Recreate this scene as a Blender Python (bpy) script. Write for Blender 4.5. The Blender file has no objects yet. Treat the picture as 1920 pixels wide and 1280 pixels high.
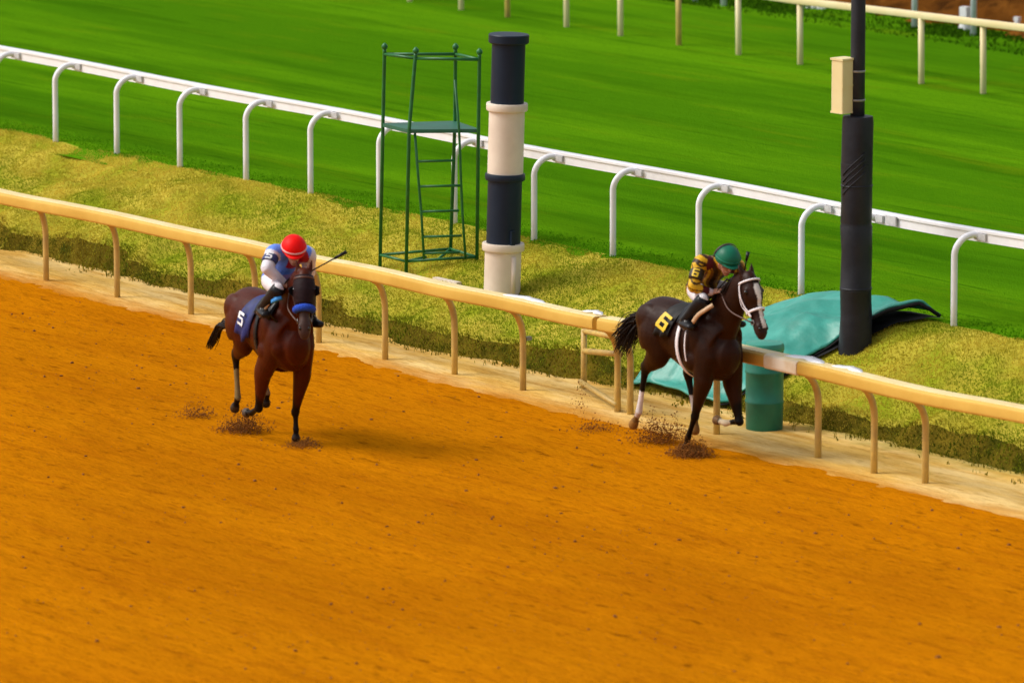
import bpy, bmesh, math, random
import numpy as np
from mathutils import Vector, Matrix
random.seed(7); rng = np.random.default_rng(11)
sc = bpy.context.scene
col = sc.collection

# ------------------------------------------------------------------ camera
F_PX = 12500.0; PITCH = math.radians(9.3); YAW = math.radians(35.3); DIST = 75.8
_d = np.array([-math.cos(YAW), math.sin(YAW), 0.0])
FW = np.array([_d[0]*math.cos(PITCH), _d[1]*math.cos(PITCH), -math.sin(PITCH)])
RT = np.array([math.sin(YAW), math.cos(YAW), 0.0]); UP = np.cross(RT, FW)
CAM = -FW*DIST
cam_data = bpy.data.cameras.new('camera'); cam = bpy.data.objects.new('camera', cam_data); col.objects.link(cam)
cam.matrix_world = Matrix(((RT[0], UP[0], -FW[0], CAM[0]), (RT[1], UP[1], -FW[1], CAM[1]), (RT[2], UP[2], -FW[2], CAM[2]), (0, 0, 0, 1)))
cam_data.sensor_width = 36.0; cam_data.lens = F_PX*36/1920
cam_data.clip_start = 1.0; cam_data.clip_end = 3000
cam_data.dof.use_dof = True; cam_data.dof.focus_distance = 75.0; cam_data.dof.aperture_fstop = 1.9
sc.camera = cam

# ------------------------------------------------------------------ world, sun, exposure
SUN_EL, SUN_AZ = math.radians(48), math.atan2(-0.80, -0.60)      # azimuth of the direction TOWARDS the sun
w = bpy.data.worlds.new('World'); sc.world = w; w.use_nodes = True
nt = w.node_tree; nt.nodes.clear()
sky = nt.nodes.new('ShaderNodeTexSky'); sky.sky_type = 'NISHITA'; sky.sun_disc = False
sky.sun_elevation = SUN_EL; sky.sun_rotation = math.pi/2 - SUN_AZ
sky.air_density = 1.0; sky.dust_density = 4.0; sky.ozone_density = 1.0
hs = nt.nodes.new('ShaderNodeHueSaturation'); hs.inputs['Saturation'].default_value = 0.35
bg = nt.nodes.new('ShaderNodeBackground'); bg.inputs['Strength'].default_value = 0.128
wo = nt.nodes.new('ShaderNodeOutputWorld')
nt.links.new(sky.outputs[0], hs.inputs['Color']); nt.links.new(hs.outputs[0], bg.inputs[0]); nt.links.new(bg.outputs[0], wo.inputs[0])
sl = bpy.data.lights.new('sun', 'SUN'); sl.energy = 1.4; sl.angle = math.radians(24); sl.color = (1.0, 0.95, 0.86)
sun = bpy.data.objects.new('sun', sl); col.objects.link(sun)
sdir = Vector((math.cos(SUN_AZ)*math.cos(SUN_EL), math.sin(SUN_AZ)*math.cos(SUN_EL), math.sin(SUN_EL)))
sun.rotation_euler = sdir.to_track_quat('Z', 'Y').to_euler(); sun.location = (-20, -40, 40)
sc.view_settings.view_transform = 'Standard'; sc.view_settings.look = 'None'
sc.view_settings.exposure = 0.40; sc.view_settings.gamma = 1.0

# ------------------------------------------------------------------ measuring: photograph pixel -> point of the place
def _ray(x, y):
    v = FW*F_PX + RT*(x-960) - UP*(y-640); return v/np.linalg.norm(v)
def at_z(x, y, z=0.0):
    v = _ray(x, y); return CAM + v*((z-CAM[2])/v[2])
def at_y(x, y, Y):
    v = _ray(x, y); return CAM + v*((Y-CAM[1])/v[1])
def at_plane(x, y, p0, n):
    v = _ray(x, y); n = np.array(n); return CAM + v*(np.dot(np.array(p0)-CAM, n)/np.dot(v, n))

# ------------------------------------------------------------------ noise (for geometry)
_perm = rng.random((256, 256))
def vnoise(x, y):
    x = np.asarray(x, float); y = np.asarray(y, float)
    xi = np.floor(x).astype(int); yi = np.floor(y).astype(int); fx = x-xi; fy = y-yi
    fx = fx*fx*(3-2*fx); fy = fy*fy*(3-2*fy)
    g = lambda a, b: _perm[a & 255, b & 255]
    return (g(xi, yi)*(1-fx)+g(xi+1, yi)*fx)*(1-fy)+(g(xi, yi+1)*(1-fx)+g(xi+1, yi+1)*fx)*fy
def fbm(x, y, o=4):
    s = 0; a = .5
    for k in range(o):
        s = s + a*(vnoise(np.asarray(x)*2**k+17*k, np.asarray(y)*2**k+31*k)-.5); a *= .5
    return s
def sstep(a, b, v):
    t = np.clip((np.asarray(v, float)-a)/(b-a), 0, 1); return t*t*(3-2*t)

# ------------------------------------------------------------------ the lie of the land
TURF_Z, TURF_Y = 0.90, 1.22
def edge_y(X):
    X = np.asarray(X, float)
    return -1.08 + 0.45*sstep(1.0, 6.5, X) + 0.50*fbm(X*0.75, X*0+3.3) + .20*fbm(X*3, X*0+8.)
def ground_z(X, Y):
    X = np.asarray(X, float); Y = np.asarray(Y, float)
    e = edge_y(X); u = Y-e
    lip = np.clip(0.17 + 0.32*fbm(X*1.1, X*0+9), .05, .32)
    z = lip*sstep(0.0, 0.20, u)
    t = np.clip((Y-(e+.12))/(TURF_Y-(e+.12)), 0, 1)
    t = .82*t+.18*(1-(1-t)**2)
    z = z + (TURF_Z-lip)*t
    bump = (0.30*fbm(X*0.8, Y*1.0) + 0.12*fbm(X*2.6+5, Y*3.1))*np.clip(u*2.5, 0, 1)*(1-sstep(TURF_Y-.6, TURF_Y+.2, Y))
    return np.where(u > 0, z+bump, 0.0)
def on_ground(x, y):
    v = _ray(x, y); t = np.linspace(60, 110, 12001); P = CAM[None]+v[None]*t[:, None]
    below = P[:, 2] <= ground_z(P[:, 0], P[:, 1]); i = int(np.argmax(below)); return P[i]
def proj(p):
    q = np.asarray(p)-CAM; k = q@FW; return 960+F_PX*(q@RT)/k, 640-F_PX*(q@UP)/k

# ------------------------------------------------------------------ materials
def lin(r, g, b):
    f = lambda c: c/255/12.92 if c/255 <= .04045 else ((c/255+.055)/1.055)**2.4
    return (f(r), f(g), f(b), 1)
def mat(name, c1, c2=None, scale=8, rough=.6, bump=0.0, bscale=40, stretch=(1, 1, 1), metal=0.0, attr=None, detail=6, spec=.5, sheen=0, amt=.5, coat=0):
    m = bpy.data.materials.new(name); m.use_nodes = True; t = m.node_tree; N = t.nodes; L = t.links
    b = N['Principled BSDF']; b.inputs['Roughness'].default_value = rough; b.inputs['Metallic'].default_value = metal
    b.inputs['Specular IOR Level'].default_value = spec
    if sheen: b.inputs['Sheen Weight'].default_value = sheen
    if coat: b.inputs['Coat Weight'].default_value = coat; b.inputs['Coat Roughness'].default_value = .15
    tc = N.new('ShaderNodeTexCoord'); mp = N.new('ShaderNodeMapping'); mp.inputs['Scale'].default_value = stretch
    L.new(tc.outputs['Object'], mp.inputs['Vector'])
    nz = N.new('ShaderNodeTexNoise'); nz.inputs['Scale'].default_value = scale; nz.inputs['Detail'].default_value = detail; nz.inputs['Roughness'].default_value = .6
    L.new(mp.outputs[0], nz.inputs['Vector'])
    if attr:
        a = N.new('ShaderNodeAttribute'); a.attribute_name = attr
        mx = N.new('ShaderNodeMixRGB'); mx.blend_type = 'MULTIPLY'; mx.inputs['Fac'].default_value = amt
        rp = N.new('ShaderNodeValToRGB'); rp.color_ramp.elements[0].position = .3; rp.color_ramp.elements[1].position = .7
        rp.color_ramp.elements[0].color = (.45, .45, .45, 1); rp.color_ramp.elements[1].color = (1.15, 1.15, 1.15, 1)
        L.new(nz.outputs['Fac'], rp.inputs[0]); L.new(a.outputs['Color'], mx.inputs[1]); L.new(rp.outputs[0], mx.inputs[2])
        L.new(mx.outputs[0], b.inputs['Base Color'])
    else:
        rp = N.new('ShaderNodeValToRGB'); rp.color_ramp.elements[0].position = .35; rp.color_ramp.elements[1].position = .65
        rp.color_ramp.elements[0].color = c2 or c1; rp.color_ramp.elements[1].color = c1
        L.new(nz.outputs['Fac'], rp.inputs[0]); L.new(rp.outputs[0], b.inputs['Base Color'])
    if bump:
        n2 = N.new('ShaderNodeTexNoise'); n2.inputs['Scale'].default_value = bscale; n2.inputs['Detail'].default_value = 5
        L.new(mp.outputs[0], n2.inputs['Vector'])
        bp = N.new('ShaderNodeBump'); bp.inputs['Strength'].default_value = bump; bp.inputs['Distance'].default_value = .02
        L.new(n2.outputs['Fac'], bp.inputs['Height']); L.new(bp.outputs[0], b.inputs['Normal'])
    return m
def sc4(c, k): return (c[0]*k, c[1]*k, c[2]*k, 1)

def layered(name, base, layers, rough=.95, bumps=()):
    """base colour with noise layers: (colour, scale, stretch, lo, hi, strength)"""
    m = bpy.data.materials.new(name); m.use_nodes = True; t = m.node_tree; N = t.nodes; L = t.links
    b = N['Principled BSDF']; b.inputs['Roughness'].default_value = rough; b.inputs['Specular IOR Level'].default_value = 0.0
    tc = N.new('ShaderNodeTexCoord'); cur = None
    for i, (c, s, st, lo, hi, k) in enumerate(layers):
        mp = N.new('ShaderNodeMapping'); mp.inputs['Scale'].default_value = st; mp.inputs['Location'].default_value = (i*3.7, i*1.3, i*7.1)
        L.new(tc.outputs['Object'], mp.inputs[0])
        nz = N.new('ShaderNodeTexNoise'); nz.inputs['Scale'].default_value = s; nz.inputs['Detail'].default_value = 5; nz.inputs['Roughness'].default_value = .6
        L.new(mp.outputs[0], nz.inputs['Vector'])
        mr = N.new('ShaderNodeMapRange'); mr.inputs['From Min'].default_value = lo; mr.inputs['From Max'].default_value = hi; mr.inputs['To Max'].default_value = k
        L.new(nz.outputs['Fac'], mr.inputs[0])
        mx = N.new('ShaderNodeMixRGB'); L.new(mr.outputs[0], mx.inputs[0])
        if cur is None: mx.inputs[1].default_value = base
        else: L.new(cur, mx.inputs[1])
        mx.inputs[2].default_value = c; cur = mx.outputs[0]
    L.new(cur, b.inputs['Base Color'])
    h = None
    for (s, st, strength, dist) in bumps:
        mp = N.new('ShaderNodeMapping'); mp.inputs['Scale'].default_value = st; L.new(tc.outputs['Object'], mp.inputs[0])
        nz = N.new('ShaderNodeTexNoise'); nz.inputs['Scale'].default_value = s; nz.inputs['Detail'].default_value = 6
        L.new(mp.outputs[0], nz.inputs['Vector'])
        bp = N.new('ShaderNodeBump'); bp.inputs['Strength'].default_value = strength; bp.inputs['Distance'].default_value = dist
        L.new(nz.outputs['Fac'], bp.inputs['Height'])
        if h is not None: L.new(h, bp.inputs['Normal'])
        h = bp.outputs[0]
    if h is not None: L.new(h, b.inputs['Normal'])
    return m

M = {}
DIRT = (.46, .155, .002, 1)
M['dirt'] = layered('track_dirt', DIRT, [
    ((.52, .172, .002, 1), .40, (.6, 1.2, 1), .42, .66, .8),
    ((.34, .098, .0015, 1), .35, (.5, 1.3, 1), .46, .66, .55),
    ((.33, .092, .002, 1), 2.6, (.30, 2.2, 1), .52, .72, .7),
    ((.22, .062, .0015, 1), 13, (.40, 1.9, 1), .54, .68, .7),
    ((.54, .19, .005, 1), 11, (.5, 1.8, 1), .60, .76, .45),
    ((.13, .036, .0015, 1), 4.6, (.6, 1.7, 1), .615, .70, .62)], bumps=[(5, (.5, 1.6, 1), .45, .05), (26, (.6, 1.3, 1), .6, .02)])
M['sand'] = layered('sand', (.72, .44, .11, 1), [
    ((.80, .57, .23, 1), 1.3, (.4, 1.6, 1), .42, .62, .85),
    ((.50, .25, .04, 1), 2.2, (.35, 2.2, 1), .48, .68, .8),
    ((.40, .20, .03, 1), 10, (.45, 1.9, 1), .56, .72, .7),
    ((.80, .60, .30, 1), 16, (.5, 1.8, 1), .60, .74, .5)], bumps=[(6, (.5, 1.5, 1), .7, .05), (36, (1, 1, 1), .5, .015)])
_t = M['sand'].node_tree; _b = _t.nodes['Principled BSDF']; _src = _b.inputs['Base Color'].links[0].from_socket     # track dirt spilled over the sand's edge, weeds at its other side
_tc = _t.nodes.new('ShaderNodeTexCoord'); _sx = _t.nodes.new('ShaderNodeSeparateXYZ'); _t.links.new(_tc.outputs['Object'], _sx.inputs[0])
def spill(src, colr, sc_, lo, hi, k, amp):
    nz = _t.nodes.new('ShaderNodeTexNoise'); nz.inputs['Scale'].default_value = sc_; nz.inputs['Detail'].default_value = 6; _t.links.new(_tc.outputs['Object'], nz.inputs['Vector'])
    m1 = _t.nodes.new('ShaderNodeMath'); m1.operation = 'MULTIPLY_ADD'; m1.inputs[1].default_value = amp; _t.links.new(nz.outputs['Fac'], m1.inputs[0]); _t.links.new(_sx.outputs['Y'], m1.inputs[2])
    mr = _t.nodes.new('ShaderNodeMapRange'); mr.inputs['From Min'].default_value = lo; mr.inputs['From Max'].default_value = hi; mr.inputs['To Max'].default_value = k; _t.links.new(m1.outputs[0], mr.inputs[0])
    mx = _t.nodes.new('ShaderNodeMixRGB'); _t.links.new(mr.outputs[0], mx.inputs[0]); _t.links.new(src, mx.inputs[1]); mx.inputs[2].default_value = colr; return mx.outputs[0]
_src = spill(_src, (.43, .14, .004, 1), 1.6, -1.55, -2.15, .95, .55)
_src = spill(_src, (.22, .20, .02, 1), 3.0, -.62, -.10, .8, .75)
_t.links.new(_src, _b.inputs['Base Color'])
M['berm'] = layered('berm_soil', (.36, .31, .030, 1), [
    ((.48, .39, .05, 1), .9, (1, 1, 1), .42, .62, .85), ((.21, .28, .008, 1), 1.4, (1, 1, 1), .48, .66, .75)],
    bumps=[(9, (1, 1, 1), .6, .05)])
M['turf'] = layered('turf', (.061, .180, .003, 1), [
    ((.105, .262, .004, 1), .30, (.22, 1.6, 1), .45, .62, .85),
    ((.036, .122, .002, 1), .55, (.20, 2.2, 1), .50, .68, .8),
    ((.13, .20, .004, 1), 1.3, (.3, 1.6, 1), .56, .72, .5),
    ((.028, .105, .002, 1), 2.2, (.22, 3.0, 1), .58, .70, .65),
    ((.030, .13, .003, 1), 22, (.6, 1.2, 1), .5, .75, .5)], bumps=[(3, (.3, 1.8, 1), .35, .05), (45, (1, 1, 1), .7, .03)])
M['ground'] = mat('open_ground', (.07, .13, .02, 1), (.05, .10, .01, 1), scale=.2, rough=1)
M['bank'] = layered('bank_dirt', (.12, .042, .007, 1), [
    ((.23, .085, .014, 1), 1.1, (.5, 1, 1), .45, .62, .9), ((.04, .015, .004, 1), 2.4, (.6, 1, 1), .5, .66, .9)], bumps=[(4, (1, 1, 1), .8, .12)])
M['cream'] = mat('cream_paint', (.71, .455, .092, 1), (.60, .36, .06, 1), scale=1.2, rough=.5, spec=.2, bump=.05, bscale=12)
M['cap'] = mat('pale_lit_top', (.84, .70, .36, 1), (.76, .58, .24, 1), scale=3, rough=.5)  # paler than the rail face: the bright top is put into this colour
M['cream_pale'] = mat('worn_pale_paint', (.82, .73, .58, 1), (.72, .56, .33, 1), scale=5, rough=.5)
M['cream_far'] = mat('pale_cream_paint', (.80, .68, .40, 1), (.76, .60, .30, 1), scale=1.5, rough=.5)
M['post_cream'] = mat('post_paint', (.62, .42, .10, 1), (.45, .30, .09, 1), scale=5, rough=.5)
M['white'] = mat('white_paint', (.88, .87, .89, 1), (.82, .81, .84, 1), scale=6, rough=.35)
M['white_cool'] = mat('cool_white_paint', (.70, .74, .84, 1), (.6, .64, .74, 1), scale=4, rough=.5)
M['steel'] = mat('grey_metal', (.35, .34, .33, 1), (.22, .21, .2, 1), scale=10, rough=.4, metal=.6)
M['galv'] = mat('pale_galvanised', (.62, .61, .62, 1), (.45, .44, .45, 1), scale=9, rough=.5)
M['green_metal'] = mat('green_paint', (.010, .15, .030, 1), (.008, .10, .02, 1), scale=10, rough=.45)
M['teal_board'] = mat('teal_board', (.015, .135, .075, 1), (.02, .10, .06, 1), scale=6, rough=.5)
M['navy'] = mat('navy_plastic', (.004, .013, .030, 1), (.007, .017, .036, 1), scale=3, rough=.45, spec=.3)
M['pole_white'] = mat('off_white_plastic', (.80, .70, .58, 1), (.68, .57, .46, 1), scale=2.2, rough=.45)
M['dark_pole'] = mat('dark_pole_paint', (.014, .016, .022, 1), (.022, .024, .030, 1), scale=6, rough=.5, spec=.3)
M['padding'] = mat('black_vinyl', (.010, .011, .016, 1), (.018, .019, .026, 1), scale=4, rough=.45, bump=.3, bscale=7, spec=.3)
M['box'] = mat('cream_box_paint', (.80, .68, .36, 1), (.77, .63, .31, 1), scale=4, rough=.45)
M['tarp'] = mat('teal_tarp', (.042, .335, .265, 1), (.026, .24, .185, 1), scale=2.6, rough=.42, bump=.7, bscale=5.5)
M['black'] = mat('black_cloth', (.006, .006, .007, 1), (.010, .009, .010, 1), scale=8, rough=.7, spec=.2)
M['bin'] = mat('teal_bin_plastic', (.010, .20, .135, 1), (.008, .14, .095, 1), scale=3, rough=.45)
M['bin_lid'] = mat('teal_bin_lid', (.03, .30, .21, 1), (.02, .24, .17, 1), scale=4, rough=.4)
M['clod'] = mat('clod_dirt', (.22, .075, .006, 1), (.12, .04, .005, 1), scale=14, rough=1)
M['spray'] = mat('kicked_dirt', (.30, .10, .004, 1), (.16, .055, .003, 1), scale=10, rough=1)
M['grass'] = mat('grass_blades', (1, 1, 1, 1), attr='tint', scale=3, rough=.9, spec=0.0, amt=.3)
_t = M['grass'].node_tree; _b = _t.nodes['Principled BSDF']; _tr = _t.nodes.new('ShaderNodeBsdfTranslucent'); _ms = _t.nodes.new('ShaderNodeMixShader')
_t.links.new(_b.inputs['Base Color'].links[0].from_socket, _tr.inputs['Color']); _ms.inputs[0].default_value = .5
_t.links.new(_b.outputs[0], _ms.inputs[1]); _t.links.new(_tr.outputs[0], _ms.inputs[2]); _t.links.new(_ms.outputs[0], _t.nodes['Material Output'].inputs['Surface'])
M['skin'] = mat('skin', (.52, .25, .16, 1), (.44, .20, .12, 1), scale=20, rough=.5)
M['bay'] = mat('bay_coat', (1, 1, 1, 1), attr='coat', scale=7, rough=.42, amt=.5, bump=.12, bscale=45, spec=.13)
M['dark_hair'] = mat('black_hair', (.006, .0035, .0025, 1), (.012, .007, .005, 1), scale=40, rough=.5, spec=.15)
M['eye'] = mat('dark_eye', (.006, .004, .003, 1), rough=.08)
M['silk'] = mat('racing_silk', (1, 1, 1, 1), attr='coat', scale=9, rough=.45, amt=.3, bump=.9, bscale=9, spec=.25)
M['w_cloth'] = mat('white_breeches', (.78, .74, .76, 1), (.68, .63, .66, 1), scale=14, rough=.7, bump=.3, bscale=16)
M['leather_blk'] = mat('black_leather', (.008, .008, .009, 1), (.015, .015, .017, 1), scale=10, rough=.3, spec=.2)
M['leather_brn'] = mat('brown_leather', (.10, .035, .018, 1), (.06, .02, .01, 1), scale=20, rough=.45)
M['tan'] = mat('tan_leather', (.55, .36, .20, 1), (.45, .28, .15, 1), scale=12, rough=.5)
M['red'] = mat('red_cover', (.88, .004, .002, 1), (.80, .003, .002, 1), scale=5, rough=.5, spec=.15)
M['helm_green'] = mat('green_cover', (.006, .155, .085, 1), (.005, .12, .065, 1), scale=5, rough=.42, spec=.25)
M['white_web'] = mat('white_webbing', (.84, .80, .82, 1), (.76, .7, .72, 1), scale=20, rough=.55)
M['pink_web'] = mat('pale_band', (.78, .42, .40, 1), (.70, .34, .33, 1), scale=12, rough=.5)
M['blue_fleece'] = mat('blue_sheepskin', (.012, .075, .55, 1), (.008, .05, .40, 1), scale=60, rough=.95, bump=.8, bscale=90)
M['blue_cloth'] = mat('blue_saddle_cloth', (.007, .018, .16, 1), (.004, .007, .055, 1), scale=5, rough=.55, bump=.4, bscale=9)
M['blue_pad'] = mat('sky_blue_pad', (.03, .28, .70, 1), (.03, .24, .62, 1), scale=10, rough=.6)
M['black_silk'] = mat('black_saddle_cloth', (.010, .009, .008, 1), (.016, .014, .012, 1), scale=6, rough=.5, bump=.4, bscale=10, spec=.2)
M['yellow'] = mat('yellow_print', (.80, .55, .01, 1), (.72, .48, .01, 1), scale=10, rough=.5)
M['white_print'] = mat('white_print', (.86, .85, .86, 1), (.8, .8, .8, 1), scale=10, rough=.5)
M['maroon'] = mat('maroon_cloth', (.10, .010, .018, 1), (.07, .006, .012, 1), scale=10, rough=.5)
M['navy_cloth'] = mat('navy_cloth', (.025, .05, .17, 1), (.02, .035, .13, 1), scale=10, rough=.5)
M['brown_cloth'] = mat('brown_band', (.028, .016, .005, 1), (.02, .012, .004, 1), scale=10, rough=.5)
M['lens'] = mat('goggle_lens', (.35, .22, .20, 1), (.25, .15, .14, 1), scale=8, rough=.15)

# ------------------------------------------------------------------ mesh helpers
def link_mesh(name, V, Fc, m, parent=None, smooth=True, mats=None, mi=None):
    me = bpy.data.meshes.new(name); me.from_pydata([tuple(map(float, v)) for v in V], [], [tuple(map(int, f)) for f in Fc])
    for x in (mats or [m]): me.materials.append(x)
    if mi is not None: me.polygons.foreach_set('material_index', np.asarray(mi, np.int32))
    me.polygons.foreach_set('use_smooth', np.full(len(me.polygons), bool(smooth))); me.update()
    o = bpy.data.objects.new(name, me); col.objects.link(o)
    if parent: o.parent = parent
    return o
def tag(o, label=None, cat=None, group=None, kind=None):
    if label: o['label'] = label
    if cat: o['category'] = cat
    if group: o['group'] = group
    if kind: o['kind'] = kind
    return o
def empty(name, loc, label, cat, group=None, rz=0.0):
    o = bpy.data.objects.new(name, None); o.location = tuple(loc); o.rotation_euler = (0, 0, rz); o.empty_display_size = .2
    col.objects.link(o); return tag(o, label, cat, group)
def copy_tree(o, parent=None):
    c = o.copy(); col.objects.link(c); c.parent = parent
    for ch in [k for k in bpy.data.objects if k.parent == o]: copy_tree(ch, c)
    return c
class MB:
    def __init__(s): s.V = []; s.F = []
    def add(s, V, Fc):
        k = len(s.V); s.V += [tuple(v) for v in V]; s.F += [tuple(i+k for i in f) for f in Fc]; return s
    def box(s, x0, x1, y0, y1, z0, z1):
        V = [(x, y, z) for x in (x0, x1) for y in (y0, y1) for z in (z0, z1)]
        return s.add(V, [(0, 1, 3, 2), (4, 6, 7, 5), (0, 4, 5, 1), (2, 3, 7, 6), (0, 2, 6, 4), (1, 5, 7, 3)])
    def tube(s, pts, r, n=10, caps=True):
        P = np.array(pts, float); m = len(P); rr = np.full(m, r) if np.isscalar(r) else np.array(r, float)
        T = np.gradient(P, axis=0); T /= np.linalg.norm(T, axis=1)[:, None]+1e-12
        ref = np.array([0, 0, 1.]) if abs(T[0][2]) < .9 else np.array([1., 0, 0])
        A = np.cross(T[0], ref); A /= np.linalg.norm(A); V = []
        for i in range(m):
            A = A-T[i]*(A@T[i]); A /= np.linalg.norm(A); B = np.cross(T[i], A)
            for k in range(n):
                a = 2*math.pi*k/n; V.append(P[i]+rr[i]*(math.cos(a)*A+math.sin(a)*B))
        Fc = [(i*n+k, i*n+(k+1) % n, (i+1)*n+(k+1) % n, (i+1)*n+k) for i in range(m-1) for k in range(n)]
        if caps: Fc += [tuple(range(n-1, -1, -1)), tuple((m-1)*n+k for k in range(n))]
        return s.add(V, Fc)
    def lathe(s, prof, n=32, c=(0, 0, 0)):
        V = [(c[0]+r*math.cos(2*math.pi*k/n), c[1]+r*math.sin(2*math.pi*k/n), c[2]+z) for r, z in [(max(r_, .003), z_) for r_, z_ in prof] for k in range(n)]
        m = len(prof)
        Fc = [(i*n+k, i*n+(k+1) % n, (i+1)*n+(k+1) % n, (i+1)*n+k) for i in range(m-1) for k in range(n)]
        Fc += [tuple(range(n-1, -1, -1)), tuple((m-1)*n+k for k in range(n))]
        return s.add(V, Fc)
    def build(s, name, m, parent=None, smooth=True, autos=None):
        o = link_mesh(name, s.V, s.F, m, parent, smooth)
        if autos is not None: sharpen(o, autos)
        return o
def sharpen(o, deg=40):
    bm = bmesh.new(); bm.from_mesh(o.data); bmesh.ops.recalc_face_normals(bm, faces=bm.faces)
    a = math.radians(deg)
    for e in bm.edges:
        if len(e.link_faces) == 2 and e.calc_face_angle(0) > a: e.smooth = False
    bm.to_mesh(o.data); bm.free()
def crom(P, n):
    """Catmull-Rom through rows of P, n samples per span."""
    P = np.array(P, float); Q = np.vstack([2*P[0]-P[1], P, 2*P[-1]-P[-2]]); out = []
    for i in range(1, len(Q)-2):
        for k in range(n):
            t = k/n; a, b, c, e = Q[i-1], Q[i], Q[i+1], Q[i+2]
            out.append(.5*((2*b)+(-a+c)*t+(2*a-5*b+4*c-e)*t*t+(-a+3*b-3*c+e)*t**3))
    out.append(P[-1]); return np.array(out)
def loft(rows, side=(0, 1, 0), n=20, sub=5, cap=True):
    """rows: (x, y, z, half_side, half_other) -> closed tube with elliptical sections and rounded ends"""
    R = crom(rows, sub); P = R[:, :3]; A_ = np.maximum(R[:, 3], .004); B_ = np.maximum(R[:, 4], .004)
    T = np.gradient(P, axis=0); T /= np.linalg.norm(T, axis=1)[:, None]+1e-12
    if cap:
        def ends(i, sgn):
            p, a, b, t = P[i], A_[i], B_[i], T[i]*sgn; r = min(a, b)
            return [(p+t*r*math.sin(q)*.8, a*math.cos(q), b*math.cos(q)) for q in (.5, .95, 1.3)]
        st = ends(0, -1)[::-1]; en = ends(-1, 1)
        P = np.vstack([[e[0] for e in st], P, [e[0] for e in en]])
        A_ = np.concatenate([[e[1] for e in st], A_, [e[1] for e in en]]); B_ = np.concatenate([[e[2] for e in st], B_, [e[2] for e in en]])
        T = np.vstack([np.repeat(T[:1], 3, 0), T, np.repeat(T[-1:], 3, 0)])
    s0 = np.array(side, float); V = []
    for p, a, b, t in zip(P, A_, B_, T):
        s_ = s0-t*(s0@t); s_ /= np.linalg.norm(s_)+1e-12; u = np.cross(t, s_)
        for k in range(n):
            q = 2*math.pi*k/n; V.append(p+a*math.cos(q)*s_+b*math.sin(q)*u)
    m = len(P)
    Fc = [(i*n+k, i*n+(k+1) % n, (i+1)*n+(k+1) % n, (i+1)*n+k) for i in range(m-1) for k in range(n)]
    Fc += [tuple(range(n-1, -1, -1)), tuple((m-1)*n+k for k in range(n))]
    return np.array(V), Fc
def ball(c, r, seg=16, rings=10):
    r = np.array([r]*3 if np.isscalar(r) else r, float); V = [np.array(c)+r*(0, 0, 1)]; Fc = []
    for i in range(1, rings):
        th = math.pi*i/rings
        for k in range(seg):
            p = 2*math.pi*k/seg; V.append(np.array(c)+r*np.array((math.sin(th)*math.cos(p), math.sin(th)*math.sin(p), math.cos(th))))
    V.append(np.array(c)-r*(0, 0, 1)); b = len(V)-1
    for k in range(seg): Fc.append((0, 1+k, 1+(k+1) % seg))
    for i in range(rings-2):
        for k in range(seg): Fc.append((1+i*seg+k, 1+(i+1)*seg+k, 1+(i+1)*seg+(k+1) % seg, 1+i*seg+(k+1) % seg))
    for k in range(seg): Fc.append((1+(rings-2)*seg+k, b, 1+(rings-2)*seg+(k+1) % seg))
    return np.array(V), Fc
def fuse(name, pieces, vox, smooth_it, m, parent=None, fac=.5):
    """merge closed pieces into ONE continuous skin"""
    mb = MB()
    for V, Fc in pieces: mb.add(V, Fc)
    me = bpy.data.meshes.new(name+'_raw'); me.from_pydata([tuple(map(float, v)) for v in mb.V], [], mb.F)
    bm = bmesh.new(); bm.from_mesh(me); bmesh.ops.recalc_face_normals(bm, faces=bm.faces); bm.to_mesh(me); bm.free()
    tmp = bpy.data.objects.new(name+'_raw', me); col.objects.link(tmp)
    r = tmp.modifiers.new('r', 'REMESH'); r.mode = 'VOXEL'; r.voxel_size = vox; r.use_smooth_shade = True
    s = tmp.modifiers.new('s', 'SMOOTH'); s.factor = fac; s.iterations = smooth_it
    dg = bpy.context.evaluated_depsgraph_get(); dg.update()
    out = bpy.data.meshes.new_from_object(tmp.evaluated_get(dg)); bpy.data.objects.remove(tmp); bpy.data.meshes.remove(me)
    out.name = name; out.materials.clear(); out.materials.append(m)
    out.polygons.foreach_set('use_smooth', np.ones(len(out.polygons), bool))
    o = bpy.data.objects.new(name, out); col.objects.link(o)
    if parent: o.parent = parent
    return o
def paint(o, fn, attr='coat'):
    me = o.data; n = len(me.vertices); P = np.empty(n*3); me.vertices.foreach_get('co', P); P = P.reshape(n, 3)
    C = fn(P); a = me.color_attributes.new(attr, 'FLOAT_COLOR', 'POINT')
    a.data.foreach_set('color', np.hstack([C, np.ones((n, 1))]).astype(np.float32).ravel())
def segdist(P, a, b):
    a = np.array(a); b = np.array(b); ab = b-a; t = np.clip(((P-a)@ab)/(ab@ab), 0, 1)
    return np.linalg.norm(P-(a+t[:, None]*ab), axis=1), t
def strip(name, C, N_, width, m, parent, thick=.004):
    """flat strap along points C; N_ = outward normals"""
    C = np.array(C, float); N_ = np.array(N_, float); N_ /= np.linalg.norm(N_, axis=1)[:, None]
    T = np.gradient(C, axis=0); T /= np.linalg.norm(T, axis=1)[:, None]+1e-12
    S = np.cross(T, N_); S /= np.linalg.norm(S, axis=1)[:, None]; V = []; h = width/2
    for c, s_, n_ in zip(C, S, N_): V += [c-s_*h, c+s_*h, c+s_*h*.9+n_*thick, c-s_*h*.9+n_*thick]
    m_ = len(C); Fc = [(i*4+k, i*4+(k+1) % 4, (i+1)*4+(k+1) % 4, (i+1)*4+k) for i in range(m_-1) for k in range(4)]
    Fc += [(3, 2, 1, 0), tuple((m_-1)*4+k for k in range(4))]
    return link_mesh(name, V, Fc, m, parent, True)
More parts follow.
